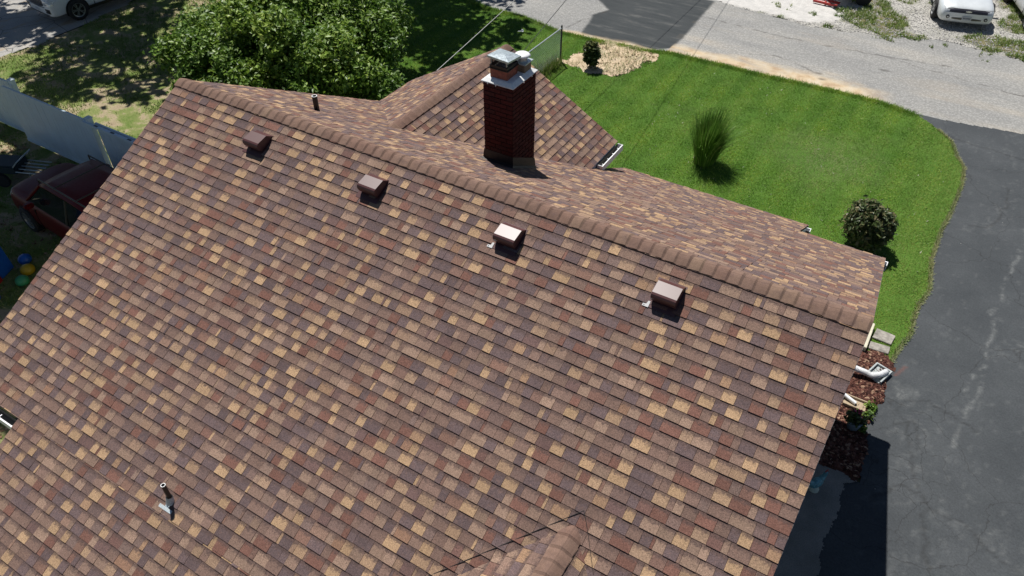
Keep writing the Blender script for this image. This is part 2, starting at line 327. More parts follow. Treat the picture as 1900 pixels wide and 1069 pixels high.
def dpale(X,Y):
    x,y=jit(X,Y,.12,2.2);d=1e9
    for c in DL: d=np.minimum(d,sdist(x,y,c,False))
    a=(1-sm(d,.01,.06))*sm(fbm(X,Y,7,4),.40,.6)*.7
    cc=1e9
    for c in DC: cc=np.minimum(cc,sdist(*jit(X,Y,.2,2.5),c,False))
    h=(1-sm(cc,.1,.5))*sm(fbm(X,Y,9,4),.58,.70)*.4
    sc=sm(fbm(X*2.6,Y*1.3,3.4,5),.68,.74)*.35
    spot=(1-sm(np.hypot((X-1.25),(Y-5.55))+.5*(fbm(X,Y,8)-.5),.1,.3))*.8
    return np.clip(a*.75+h*.5+sc*.4+spot*.35,0,1)*.8
def dcrack(X,Y):
    x,y=jit(X,Y,.16,3);d=1e9
    for c in DC: d=np.minimum(d,sdist(x,y,c,False))
    return (1-sm(d,.0,.045))*.75
zone('driveway',-1,14,-14,20.4,.05,lambda X,Y: inpoly(X,Y,DRIVE)&~inpoly(*jit(X,Y,.05),LAWN)&~inpoly(*jit(X,Y,.13,4.5),MULCH)&~inpoly(X,Y,[(-2,-20),(.3,-20),(.3,2.9),(-2,2.9)]),.006,m.m,
  {'net':lambda X,Y:(1-sm(np.hypot((X-1.6)/1.0,(Y-3.6)/2.2)+.8*(fbm(X,Y,1.5)-.5),.6,1.1)),'pale':dpale,'crack':dcrack,'rust':lambda X,Y:(1-sm(sdist(X,Y,[(1.18,6.3),(1.05,5.95)],False),.0,.05))*.3})
# --- walk, bed soils
m=mat_ground('old_concrete',[(.3,(.16,.155,.14)),(.6,(.24,.23,.21)),(.8,(.30,.29,.27))],1.6,50,(.7,1.3)); zone('concrete_walk',-.9,1.2,-9,3.02,.025,lambda X,Y:inpoly(*jit(X,Y,.07,4.5),WALK),.02,m.m)
m=mat_ground('mulch_soil',[(.3,(.05,.022,.015)),(.7,(.12,.05,.035))],4,60,(.4,1.6)); zone('mulch_bed_soil',-10.2,1.2,2.8,6.7,.06,lambda X,Y:inpoly(*jit(X,Y,.13,4.5),MULCH),.01,m.m,relief=.05)
m=mat_ground('sandy_dirt',[(.3,(.36,.27,.17)),(.5,(.52,.41,.28)),(.75,(.66,.55,.41))],2.2,28,(.6,1.3),bump=.8); zone('dirt_bed',-12,-8.5,14.5,17.8,.06,lambda X,Y:inpoly(*jit(X,Y,.3,2.2),BED),.015,m.m,relief=.12)

# ================================================================== HOUSE
ZR=6.0; MF=.5194; MR=.5415; MW=.5616; LH=10.69; EXPO=.143
house=empty('house',(-5,0,0),label='single storey house under a brown and tan shingled roof with a brick chimney',cat='house')
def hp(o): # keep world coordinates for children of the house
    o.parent=house; o.matrix_parent_inverse=Matrix.Translation((5,0,0)); return o
PAL=[((.372,.245,.145),.21),((.262,.176,.130),.18),((.186,.120,.096),.25),((.124,.087,.086),.24),((.172,.086,.066),.12)]
PC=np.array([p[0] for p in PAL]);PW=np.array([p[1] for p in PAL]);PW/=PW.sum()
CAMR=np.array(camo.rotation_euler.to_matrix())
def px(P):
    v=(np.asarray(P)-np.array(CAM))@CAMR; return 950+1402.4*v[...,0]/-v[...,2], 534.5-1402.4*v[...,1]/-v[...,2], -v[...,2]
def tabs(O,U,D,N,u0,u1,s0,s1,lift=.010,seed=0):
    """rows of tabs on a plane: origin O, U along the course, D down the slope, N normal"""
    r=np.random.default_rng(seed); O,U,D,N=[np.array(q,float) for q in(O,U,D,N)]; out=[]
    s=s0; i=0; last=-1
    while s<s1-.01:
        e=min(s+EXPO,s1); u=u0-r.random()*.2; tooth=r.random()<.5
        while u<u1:
            wd=r.choice([.035,.07,.105,.14,.17,.20,.25],p=[.06,.10,.17,.25,.24,.13,.05])*r.uniform(.88,1.12)
            a=max(u,u0);bb=min(u+wd,u1)
            if u1-bb<.03: bb=u1
            if bb-a>.012:
                k=r.choice(5,p=PW)
                while (k==0 and last in(0,1)) or (k==1 and last==0) or (k==last and r.random()<.7): k=r.choice(5,p=PW)
                if k==0 and wd>.215: k=r.choice([2,3,4])
                last=k; c=PC[k]*r.uniform(.86,1.14); 
                if r.random()<.4: c=c*.65+PC[r.choice(5)]*.35
                l=lift+(.006 if tooth else 0)+r.uniform(-.0012,.0012); g=.0016
                P=[(a+g,s-.012,.003),(bb-g,s-.012,.003),(bb-g,e,l),(a+g,e,l+r.uniform(-.0008,.0008)),(bb-g,e,-.004),(a+g,e,-.004),(a+g,s-.012,-.004),(bb-g,s-.012,-.004)]
                P=np.array(P); e_j=r.uniform(-.0015,.0015); P[[2,3,4,5],1]+=e_j
                V=O+P[:,:1]*U+P[:,1:2]*D+P[:,2:]*N; out.append((V,c))
            u+=wd; tooth=not tooth if r.random()<.85 else tooth
            if bb>=u1: break
        s+=EXPO; i+=1
    return out
TF=np.array([(0,1,2,3),(3,2,4,5),(0,3,5,6),(2,1,7,4)])
def tabmesh(name,T):
    V=np.concatenate([t[0] for t in T]); n=len(T); F=(TF[None]+8*np.arange(n)[:,None,None]).reshape(-1,4)
    col=np.repeat(np.array([[*t[1],1] for t in T]),4,0); tv=np.tile([0,0,1,1,1,1,0,0],n).astype(float)
    # orient faces outward
    return npmesh(name,V,F,MT['shingle'],{'tint':('FACE','FLOAT_COLOR',col),'tv':('POINT','FLOAT',tv)})
kf=1/math.sqrt(1+MF*MF);kr=1/math.sqrt(1+MR*MR);kw=1/math.sqrt(1+MW*MW)
DF=(0,-kf,-kf*MF);NF=(0,-kf*MF,kf);DR=(0,kr,-kr*MR);NR=(0,kr*MR,kr)
CAPW=.1436
eF=4.84/kf; eX=8.1/kf
front=tabs((0,0,ZR),(1,0,0),DF,NF,-LH,0,CAPW-.143,eF,.0105,1)
front+=tabs((0,0,ZR),(1,0,0),DF,NF,-9.33,0,eF,eX,.0105,2)
rear =tabs((0,0,ZR),(1,0,0),DR,NR,-LH,-5.47,.0,4.62/kr,.006,3)
rear+=tabs((0,0,ZR),(1,0,0),DR,NR,-5.47,-1.49,.0,6.36/kr,.006,4)
rear+=tabs((0,0,ZR),(1,0,0),DR,NR,-1.49,0,.0,5.13/kr,.006,5)
ZW=ZR-2.50+MW*2.61; XW=-8.08; YW0=-(ZW-ZR)/MR
wl=tabs((XW,0,ZW),(0,1,0),(-kw,0,-kw*MW),(-kw*MW,0,kw),YW0-.15,5.80,0,2.61/kw,.010,6)
wl=[t for t in wl if t[0][:,1].max()>YW0-.2]
wr=tabs((XW,0,ZW),(0,1,0),(kw,0,-kw*MW),(kw*MW,0,kw),YW0-.15,5.80,0,2.61/kw,.0105,7)
def above_main(t): # drop tabs wholly buried under the main rear slope
    V=t[0]; return (V[:,2]>ZR-MR*V[:,1]-.03).any()
wl=[t for t in wl if above_main(t)]; wr=[t for t in wr if above_main(t)]
ZP=ZR-1.52; XP=-1.93; YP0=-1.52/MF
pl=tabs((XP,0,ZP),(0,-1,0),(-kf,0,-kf*MF),(-kf*MF,0,kf),-YP0-.05,7.6,0,2.6/kf,.0105,8)
pr=tabs((XP,0,ZP),(0,-1,0),(kf,0,-kf*MF),(kf*MF,0,kf),-YP0-.05,7.6,0,2.0/kf,.0105,9)
ab=lambda t:(t[0][:,2]>ZR+MF*t[0][:,1]-.03).any()
pl=[t for t in pl if ab(t)];pr=[t for t in pr if ab(t)]
allT=[(t,k) for k,L_ in enumerate((front,rear,wl,wr,pl,pr)) for t in L_]
def area(t):
    V=t[0][:4]; x,y,z=px(V)
    if t[0][:,2].max()<0 or (z<.3).any() or (x<0).any() or (x>1900).any() or (y<0).any() or (y>1069).any(): return 0
    c=V.mean(0)
    if c[1]<0 and abs(c[0]-XP)<1.6 and c[2]<ZP-MF*abs(c[0]-XP)-.01 and c[1]<YP0: return 0
    return .5*abs((x[0]-x[2])*(y[1]-y[3])-(x[1]-x[3])*(y[0]-y[2]))
A=np.array([area(t) for t,_ in allT]); top=set(np.argsort(-A)[:300].tolist())
roof=hp(MB().build('roof',None)) if False else None
def deck(name,P,th=.03):
    """roof board under the shingles: polygon on the slope, extruded down"""
    b=MB(); n=len(P); lo=[(p[0],p[1],p[2]-th) for p in P]; i=0; b.v=[tuple(p) for p in P]+lo
    b.f=[tuple(range(n)),tuple(range(2*n-1,n-1,-1))]+[(j,(j+1)%n,n+(j+1)%n,n+j) for j in range(n)]
    return b
FZ=lambda y,o=-.006:ZR-MF*abs(y)+o
RZ=lambda y,o=-.006:ZR-MR*y+o
fasc=simple('white_fascia',(.72,.73,.73),.45)
deckm=simple('roof_deck_board',(.05,.035,.03),.9)
b=deck('roof',[(-LH+.01,0,FZ(0)),(-.01,0,FZ(0)),(-.01,-8.09,FZ(8.09)),(-9.32,-8.09,FZ(8.09)),(-9.32,-4.83,FZ(4.83)),(-LH+.01,-4.83,FZ(4.83))],.03)
roof=hp(b.build('roof',deckm))
b=deck('roof',[(-LH+.01,0,RZ(0)),(-LH+.01,4.61,RZ(4.61)),(-5.47,4.61,RZ(4.61)),(-5.47,6.35,RZ(6.35)),(-1.49,6.35,RZ(6.35)),(-1.49,5.12,RZ(5.12)),(-.01,5.12,RZ(5.12)),(-.01,0,RZ(0))],.03)
for f_ in b.v: pass
rroof=hp(b.build('roof',deckm))
wroof=hp(MB().poly([(XW,YW0,ZW-.006),(XW-2.6,YW0+2.7,ZW-MW*2.6-.006),(XW-2.6,5.79,ZW-MW*2.6-.006),(XW,5.79,ZW-.006)]).poly([(XW,YW0,ZW-.006),(XW,5.79,ZW-.006),(XW+2.6,5.79,ZW-MW*2.6-.006),(XW+2.6,YW0+2.7,ZW-MW*2.6-.006)]).build('roof',deckm))
proof=hp(MB().poly([(XP,YP0,ZP-.006),(XP,-7.59,ZP-.006),(XP-2.6,-7.59,ZP-2.6*MF-.006),(XP-2.6,YP0-2.6,ZP-2.6*MF-.006)]).poly([(XP,YP0,ZP-.006),(XP+1.92,YP0-1.92,ZP-1.92*MF-.006),(XP+1.92,-7.59,ZP-1.92*MF-.006),(XP,-7.59,ZP-.006)]).build('roof',deckm))
owner={0:roof,1:rroof,2:wroof,3:wroof,4:proof,5:proof}
def sub(o,par):
    o.parent=par; return o
rest={roof:[],rroof:[],wroof:[],proof:[]}
for i,(t,k) in enumerate(allT):
    if i in top: sub(link('shingle',tabmesh('shingle',[t])),owner[k])
    else: rest[owner[k]].append(t)
for par,T in rest.items():
    if T: tag(sub(link('shingle_field',tabmesh('shingle_field',T)),par),kind='stuff')
# soffit / fascia / drip edges
drip=simple('drip_edge',(.30,.29,.28),.5,.3)
def bar(b,p,q,wx,hz): # bar between p and q with half width wx horizontally, hanging hz below
    p=Vector(p);q=Vector(q);d=(q-p).normalized(); s=Vector((0,0,1)).cross(d).normalized()*wx; z=Vector((0,0,-hz))
    i=len(b.v); b.v+=[tuple(v) for v in(p-s,p+s,p+s+z,p-s+z,q-s,q+s,q+s+z,q-s+z)]
    b.f+=[(i,i+1,i+2,i+3),(i+7,i+6,i+5,i+4),(i,i+4,i+5,i+1),(i+1,i+5,i+6,i+2),(i+2,i+6,i+7,i+3),(i+3,i+7,i+4,i)]
for P,Q in [((-.035,0,FZ(0,-.04)),(-.035,-8.05,FZ(8.05,-.04))),((-.035,0,FZ(0,-.04)),(-.035,5.1,RZ(5.1,-.04))),((-LH+.035,0,FZ(0,-.04)),(-LH+.035,-4.8,FZ(4.8,-.04))),((-LH+.035,0,FZ(0,-.04)),(-LH+.035,4.6,RZ(4.6,-.04))),
            ((-9.29,-4.85,FZ(4.85,-.04)),(-9.29,-8.05,FZ(8.05,-.04))),((-LH+.05,-4.80,FZ(4.8,-.04)),(-9.3,-4.80,FZ(4.8,-.04))),((-5.46,6.32,RZ(6.32,-.04)),(-1.5,6.32,RZ(6.32,-.04))),((-1.48,5.09,RZ(5.09,-.04)),(-.06,5.09,RZ(5.09,-.04))),
            ((-1.52,5.12,RZ(5.12,-.04)),(-1.52,6.30,RZ(6.3,-.04))),((XW-2.57,4.65,ZW-MW*2.57-.04),(XW-2.57,5.75,ZW-MW*2.57-.04)),((XW+2.57,4.65,ZW-MW*2.57-.04),(XW+2.57,5.75,ZW-MW*2.57-.04)),((XW,5.77,ZW-.04),(XW-2.58,5.77,ZW-MW*2.58-.04)),((XW,5.77,ZW-.04),(XW+2.58,5.77,ZW-MW*2.58-.04))]:
    b=MB(); bar(b,P,Q,.02,.15); hp(b.build('fascia',fasc))
for P,Q in [((-.006,0,FZ(0,.002)),(-.006,-8.09,FZ(8.09,.002))),((-.006,0,FZ(0,.002)),(-.006,5.1,RZ(5.1,.002))),((-LH+.006,0,FZ(0,.002)),(-LH+.006,-4.8,FZ(4.8,.002))),((-LH+.006,0,FZ(0,.002)),(-LH+.006,4.6,RZ(4.6,.002))),((-9.325,-4.85,FZ(4.85,.002)),(-9.325,-8.05,FZ(8.05,.002))),
  ((-1.48,5.14,RZ(5.14,.0)),(-.0,5.14,RZ(5.14,.0))),((-5.45,6.365,RZ(6.365,0)),(-1.48,6.365,RZ(6.365,0))),((XW-2.612,4.65,ZW-MW*2.612),(XW-2.612,5.8,ZW-MW*2.612))]:
    b=MB(); bar(b,P,Q,.008,.05); hp(b.build('drip_edge',drip))

# walls
b=MB()
b.prism([(-4.45,0),(4.7,0),(4.7,RZ(4.7,-.1)),(0,ZR-.12),(-4.45,FZ(4.45,-.1))],'x',-10.4,-.32)
b.prism([(-7.7,0),(-4.46,0),(-4.46,FZ(4.46,-.1)),(-7.7,FZ(7.7,-.1))],'x',-9.0,-.323)
b.prism([(4.71,0),(6.0,0),(6.0,RZ(6.0,-.1)),(4.71,RZ(4.71,-.1))],'x',-5.7,-1.8)
b.prism([(-10.395,0),(-5.72,0),(-5.72,ZW-MW*2.36-.1),(XW,ZW-.12),(-10.395,ZW-MW*2.32-.1)],'y',3.2,5.45)
hp(b.build('wall',MT['siding']))
wf=hp(MB().box(-.30,-.26,1.4,2.4,1.0,2.1).build('window',fasc)); sub(MB().box(-.258,-.254,1.47,2.33,1.07,2.03).build('pane',MT['glass']),wf)
# gutters: U trough with white lip, end caps and hangers
def gutter(p,q,out,n_h,label=None,dark=True):
    p=Vector(p);q=Vector(q);d=(q-p); L_=d.length; d.normalize(); o=Vector(out).normalized()
    M4=Matrix((( d.x,o.x,0,p.x),(d.y,o.y,0,p.y),(d.z,o.z,1,p.z),(0,0,0,1)))
    g_=empty('gutter'); hp(g_)
    if label: g_['label']=label
    b=MB(); b.box(0,L_,0,.004,-.12,0,M4).box(0,L_,.004,.10,-.12,-.116,M4); sub(b.build('gutter_trough',simple('gutter_inside',(.06,.06,.055),.6)),g_)
    b=MB(); b.box(0,L_,.100,.118,-.12,.0,M4).box(0,L_,.097,.118,.0,.008,M4).box(-.012,0,0,.12,-.12,.008,M4).box(L_,L_+.012,0,.12,-.12,.008,M4); sub(b.build('gutter_lip',MT['white']),g_)
    for k in range(n_h):
        t=L_*(k+.5)/n_h; b=MB(); b.box(t-.007,t+.007,.045,.093,-.034,-.026,M4); sub(b.build('gutter_hanger',MT['white']),g_)
zwe=ZW-MW*2.61
gutter((XW+2.62,4.88,zwe-.05),(XW+2.62,5.80,zwe-.05),(1,0,0),4)
gutter((XW-2.54,5.80,zwe-.085),(XW-2.54,4.66,zwe-.085),(-1,0,0),3)
gutter((-LH-.02,-4.85,FZ(4.85,-.07)),(-9.36,-4.85,FZ(4.85,-.07)),(0,-1,0),2)
gutter((-5.40,6.29,RZ(6.37,-.085)),(-1.43,6.29,RZ(6.37,-.085)),(0,1,0),7)
gutter((-1.46,5.07,RZ(5.15,-.085)),(.05,5.07,RZ(5.15,-.085)),(0,1,0),4)
hp(MB().box(-9.6,-9.53,-4.86,-4.79,.1,FZ(4.85,-.2)).build('downspout',simple('teal_grey_downspout',(.12,.20,.20),.5)))
# ridge caps
def capmesh(D1,D2,Lc=.158,wd=.148):
    """one thick folded ridge cap along +x; D1,D2 half slopes (drop per m)"""
    st=[(-.03,.006),(.0,.007),(.05,.013),(Lc-.046,.023),(Lc-.037,.0225),(Lc-.033,.019),(Lc-.006,.003)]
    prof=[(q,0) for q in(-1,-.7,-.4,-.22,-.1,0,.1,.22,.4,.7,1)]
    V=[];F=[]
    for x,h in st:
        for t,_ in prof:
            y=t*wd*.88; s=abs(y); drop=(D1 if y<0 else D2)*s; rnd=.010*math.exp(-(t/.2)**2)
            hh=h*(1-.35*abs(t)**4)
            V.append((x,y,-drop+hh+.006-rnd))
    n=len(prof)
    for i in range(len(st)-1):
        for j in range(n-1): F.append((i*n+j,(i+1)*n+j,(i+1)*n+j+1,i*n+j+1))
    # skirts
    b0=len(V)
    for i,(x,h) in enumerate(st):
        for j in(0,n-1):
            v=V[i*n+j]; V.append((v[0],v[1],v[2]-h-.004))
    for i in range(len(st)-1):
        F.append((i*n,b0+2*i,b0+2*(i+1),(i+1)*n)); F.append((i*n+n-1,(i+1)*n+n-1,b0+2*(i+1)+1,b0+2*i+1))
    e=len(V); L0=(len(st)-1)*n
    for j in range(n): v=V[L0+j]; V.append((v[0]+.001,v[1],v[2]-.012))
    for j in range(n-1): F.append((L0+j,e+j,e+j+1,L0+j+1))
    return V,F
def capobj(D1,D2):
    V,F=capmesh(D1,D2); F=[f for f in F]; n=len(F)
    me=bpy.data.meshes.new('ridge_cap'); me.from_pydata(V,[],F)
    bm=bmesh.new();bm.from_mesh(me);bmesh.ops.recalc_face_normals(bm,faces=bm.faces);bm.to_mesh(me);bm.free()
    me.materials.append(CAPM); me.polygons.foreach_set('use_smooth',[False]*n); 
    return me
mm=M('ridge_cap_granules',.92,0,.25); fine=mm.noise(260,2,.7); oi=mm.n('ShaderNodeObjectInfo')
c=mm.ramp(oi.outputs['Random'],[(0,(.150,.092,.070)),(.35,(.195,.125,.095)),(.7,(.175,.105,.08)),(1,(.21,.14,.10))]); c=mm.mix(mm.ramp(mm.noise(9,5,.7),[(.5,0),(.66,.45)]),c,(.13,.085,.075)); c=mm.mix(1,c,mm.ramp(mm.noise(14,5),[(.3,.86),(.7,1.14)]),'MULTIPLY')
c=mm.mix(1,c,mm.ramp(fine,[(.28,.55),(.5,.95),(.72,1.5)]),'MULTIPLY'); mm.col(c); mm.bump(fine,.5,.003); CAPM=mm.m
def caprow(me,par,p,q,step=.155,flip=False):
    p=Vector(p);q=Vector(q);d=q-p;n=int(d.length/step); rz=math.atan2(d.y,d.x); first=None
    for i in range(n):
        o=link('ridge_cap',me); o.location=p+d.normalized()*(i*step); o.location.z+=random.uniform(-.0015,.0015)
        o.rotation_euler=(random.uniform(-.012,.012),0,rz+random.uniform(-.006,.006)); sub(o,par)
cm=capobj(MF,MR); caprow(cm,roof,(-LH+.0,0,ZR+.008),(.05,0,ZR+.008))
cw=capobj(MW,MW); caprow(cw,wroof,(XW,YW0-.02,ZW+.008),(XW,5.82,ZW+.008),.17)
cp=capobj(MF,MF); caprow(cp,proof,(XP,YP0+.0,ZP+.008),(XP,-7.6,ZP+.008),.165)
nail=simple('nail_head',(.5,.5,.5),.3,.8)
# valley edges: cut shingle line left of porch
dark=simple('valley_line_dark',(.012,.01,.01),.8)  # near-black strip drawn along the valley cut
b=MB()
def vseg(b,p,q,w=.003):
    p=Vector(p);q=Vector(q);d=(q-p).normalized();s=Vector((0,0,1)).cross(d).normalized()*w; u=Vector((0,0,.006))
    i=len(b.v); b.v+=[tuple(v) for v in (p-s,p+s,p+s+u,p-s+u,q-s,q+s,q+s+u,q-s+u)]; b.f+=[(i,i+1,i+2,i+3),(i,i+4,i+5,i+1),(i+1,i+5,i+6,i+2),(i+3,i+2,i+6,i+7),(i,i+3,i+7,i+4)]
vseg(b,(XP+.02,YP0+.16,FZ(-YP0-.16,.012)),(XP-2.6,YP0-2.46,FZ(-YP0+2.46,.012)))
vseg(b,(XP+.02,YP0+.16,FZ(-YP0-.16,.012)),(XP+.13,YP0+.03,FZ(-YP0-.03,.012))); vseg(b,(XP+.13,YP0+.03,FZ(-YP0-.03,.012)),(XP+.38,YP0-.30,FZ(-YP0+.30,.012)),.0025)
hp(b.build('valley_cut_line',dark))
# roof vents
def roofvent(u,s,label,flange):
    """local frame: x along ridge, y up slope, z normal"""
    e=empty('roof_vent'); hp(e); e['label']=label
    Mv=Matrix(((1,0,0,u),(0,kf,-kf*MF,-s*kf),(0,kf*MF,kf,ZR-s*kf*MF),(0,0,0,1)))
    W=.148
    # profile in (y,z): back ramp, top panel, rounded lip, return
    top=[(.165,.012),(.085,.130),(-.085,.172),(-.112,.168),(-.132,.152),(-.143,.128),(-.145,.085),(-.138,.045)]
    b=MB(); th=.0
    n=len(top)
    for i in range(n-1):
        (y0,z0),(y1,z1)=top[i],top[i+1]; b.quad(Mv@Vector((-W,y0,z0)),Mv@Vector((W,y0,z0)),Mv@Vector((W,y1,z1)),Mv@Vector((-W,y1,z1)))
    for x in(-W,W):
        side=[(.165,.012)]+top[1:]+[(-.115,.03),(.12,.008)]
        b.poly([Mv@Vector((x,y,z)) for y,z in side])
    o=b.build('vent_hood',MT['maroon']); sub(o,e)
    md=o.modifiers.new('bev','BEVEL'); md.width=.006; md.segments=2; md.limit_method='ANGLE'
    b=MB(); b.box(-.12,.12,-.11,.11,.0,.05,Mv); sub(b.build('vent_throat',MT['black']),e)
    b=MB(); b.box(-.19,.17,-.222,.17,.006,.0135,Mv); o=b.build('vent_flashing',MT['maroon']); sub(o,e)
    if flange:
        b=MB(); b.prism([(-.225,-.228),(-.15,-.228),(-.15,-.15),(-.175,-.15),(-.185,-.192),(-.225,-.197)],'z',.013,.018); b.v=[tuple(Mv@Vector(v)) for v in b.v]; fl=b.build('flange_corner',simple('bare_flange_metal',(.5,.5,.5),.5)); sub(fl,e)
        b=MB(); b.lathe([(.006,0),(.006,.002)],8,(-.205,-.212,.0182)); b.v=[tuple(Mv@Vector(v)) for v in b.v]; sub(b.build('nail_hole',MT['black']),e)
roofvent(-8.53,.54,'matte maroon roof vent, first from the left end of the ridge',False)
roofvent(-6.36,.56,'matte maroon roof vent, second from the left end of the ridge',False)
roofvent(-4.20,.545,'shiny roof vent below the ridge near the chimney with exposed flashing corner',True)
roofvent(-2.09,.53,'shiny roof vent nearest the driveway end of the ridge',True)
# vent pipes
def pipe(p,h,r,label,lean=0):
    p=Vector(p); e=empty('vent_pipe'); hp(e); e['label']=label
    b=MB(); b.tube([p+Vector((0,0,-.1)),p+Vector((0,0,h))],r,16,False); b.tube([p+Vector((0,0,h)),p+Vector((0,0,h-.25))],r*.78,16,False); b.tube([p+Vector((0,0,h-.2)),p+Vector((0,0,h-.205))],r*.78,16); sub(b.build('pipe_tube',MT['black'],smooth=True),e)
    b=MB(); 
    for j in range(20):
        a0=2*math.pi*j/20;a1=2*math.pi*(j+1)/20
        b.quad(*[p+Vector((math.cos(a)*rr,math.sin(a)*rr,h+.001)) for a,rr in((a0,r*.78),(a0,r*1.02),(a1,r*1.02),(a1,r*.78))])
    sub(b.build('pipe_rim',MT['white']),e); return e
pe=pipe((-6.47,-4.66,FZ(4.66)),.34,.028,'black vent pipe on the near slope with torn silver flashing at its foot')
Mv=Matrix(((1,0,0,-6.47),(0,kf,-kf*MF,-4.66),(0,kf*MF,kf,FZ(4.66)),(0,0,0,1)))
b=MB(); b.box(-.115,.10,-.125,-.085,.012,.019,Mv); b.poly([Mv@Vector(v) for v in((-.03,-.09,.018),(.03,-.09,.018),(.025,.05,.03),(-.045,.05,.03))]); b.tube([Mv@Vector((-.0,-.02,.0)),Vector((-6.47,-4.66,FZ(4.66)+.10))],[.055,.040],12,False); sub(b.build('pipe_flashing',simple('weathered_zinc',(.52,.58,.60),.5,.2,.35,60)),pe)
pe=pipe((-9.07,1.24,RZ(1.24)),.27,.045,'dark vent pipe standing on the far slope at left')
b=MB(); Mr=Matrix(((1,0,0,-9.07),(0,kr,kr*MR,1.24),(0,-kr*MR,kr,RZ(1.24)),(0,0,0,1))); b.box(-.09,.09,-.09,.09,.008,.014,Mr); sub(b.build('pipe_flashing',MT['lead']),pe)
# ---------------- chimney
ch=empty('chimney'); hp(ch)
cx0,cy0,wx,wy=-6.146,1.909,.526,.695; zt=ZR+.392-.055; zb=ZR-MR*(cy0+wy)-.25
sub(MB().box(cx0+.012,cx0+wx-.012,cy0+.012,cy0+wy-.012,zb,zt+.002).build('mortar_core',MT['mortar']),ch)
bl,bh,bd,gp=(wx)/2.5-.0,.064,.09,.009; course=.0735
def brickmesh(L_,D_,nm): return MB().box(gp/2,L_-gp/2,0,D_,0,bh).mesh(nm,MT['brick'],bevel=.003)
nC=int((zt-zb)/course)
meshes={}
def brick(L_,x,y,z,rz):
    k=round(L_,3)
    if k not in meshes: meshes[k]=brickmesh(L_,.05,'brick')
    o=link('brick',meshes[k]); o.location=(x,y,z); o.rotation_euler=(random.uniform(-.01,.01),0,rz+random.uniform(-.008,.008)); sub(o,ch)
for c_ in range(nC+1):
    z=zt-(c_+1)*course+.008
    if z<zb-.03: break
    off=c_%2
    for (ox,oy,rz,Lf) in((cx0,cy0,0,wx),(cx0+wx,cy0,math.pi/2,wy),(cx0+wx,cy0+wy,math.pi,wx),(cx0,cy0+wy,-math.pi/2,wy)):
        # skip bricks that are wholly under the roof
        n_=2.5 if Lf==wx else 3.5
        unit=Lf/n_; pos=0 if not off else -unit*.5; 
        while pos<Lf-.001:
            a=max(0,pos);bb=min(Lf,pos+unit)
            if bb-a>.02:
                mx=ox+math.cos(rz)*(a+bb)/2; my=oy+math.sin(rz)*(a+bb)/2
                if z+bh>ZR-MR*my-.02: brick(bb-a,ox+math.cos(rz)*a,oy+math.sin(rz)*a,z,rz)
            pos+=unit
# crown
b=MB(); e_=.012
b.v=[]; z0=zt; 
ring=lambda o,z:[(cx0-o,cy0-o,z),(cx0+wx+o,cy0-o,z),(cx0+wx+o,cy0+wy+o,z),(cx0-o,cy0+wy+o,z)]
R4=[ring(.022,z0),ring(.026,z0+.014),ring(-.045,z0+.062),ring(-.20,z0+.070)]
for r_ in R4:b.v+=r_
b.f=[(3,2,1,0)]+[(4*i+j,4*i+(j+1)%4,4*i+4+(j+1)%4,4*i+4+j) for i in range(3) for j in range(4)]+[(12,13,14,15)]
sub(b.build('chimney_crown',MT['crown'],bevel=.006),ch)
b=MB()
for t in(.18,.45): b.box(cx0+wx*t,cx0+wx*t+.012,cy0-.03,cy0-.012,z0-.014,z0+.004)
for t in(.4,.75): b.box(cx0+wx+.012,cx0+wx+.03,cy0+wy*t,cy0+wy*t+.012,z0-.014,z0+.004)
sub(b.build('crown_drip',MT['crown']),ch)
zc=z0+.06
fx,fy=cx0+.235,cy0+.225
b=MB()
for (x0,x1,y0,y1) in((-.15,.15,-.15,-.115),(-.15,.15,.115,.15),(-.15,-.115,-.115,.115),(.115,.15,-.115,.115)): b.box(fx+x0,fx+x1,fy+y0,fy+y1,zc,zc+.14)
sub(b.build('clay_flue',MT['clay'],bevel=.004),ch)
b=MB(); b.box(fx-.165,fx+.165,fy-.165,fy+.165,zc+.14,zc+.152); b.box(fx-.112,fx+.112,fy-.112,fy+.112,zc+.02,zc+.05)
for s_ in(-1,1):
    b.box(fx-.155,fx+.155,fy+s_*.15-.003,fy+s_*.15+.003,zc+.152,zc+.20); b.box(fx+s_*.15-.003,fx+s_*.15+.003,fy-.155,fy+.155,zc+.152,zc+.20)
for k in range(12):
    t=-.14+.28*k/11
    for s_ in(-1,1): 
        b.box(fx+t-.003,fx+t+.003,fy+s_*.14-.003,fy+s_*.14+.003,zc+.18,zc+.28); b.box(fx+s_*.14-.003,fx+s_*.14+.003,fy+t-.003,fy+t+.003,zc+.18,zc+.28)
sub(b.build('spark_screen',MT['black']),ch)
b=MB(); Ml=Matrix.Translation((fx+.02,fy-.02,zc+.325))@Matrix.Rotation(R(-6),4,'X')@Matrix.Rotation(R(4),4,'Y')
i=0; a_=.185
b.v=[tuple(Ml@Vector(v)) for v in((-a_,-a_,-.03),(a_,-a_,-.03),(a_,a_,-.03),(-a_,a_,-.03),(-a_,-a_,0),(a_,-a_,0),(a_,a_,0),(-a_,a_,0),(0,0,.022))]
b.f=[(3,2,1,0),(0,1,5,4),(1,2,6,5),(2,3,7,6),(3,0,4,7),(4,5,8),(5,6,8),(6,7,8),(7,4,8)]
sub(b.build('flue_lid',MT['galv']),ch)
b=MB()
for s1_ in(-1,1):
    for s2_ in(-1,1): b.box(fx+s1_*.135-.008,fx+s1_*.135+.008,fy+s2_*.135-.008,fy+s2_*.135+.008,zc+.21,zc+.31)
sub(b.build('lid_leg',MT['galv']),ch)
gx,gy=cx0+.375,cy0+.525
b=MB(); 
for (x0,x1,y0,y1) in((-.10,.10,-.10,-.075),(-.10,.10,.075,.10),(-.10,-.075,-.075,.075),(.075,.10,-.075,.075)): b.box(gx+x0,gx+x1,gy+y0,gy+y1,zc,zc+.13)
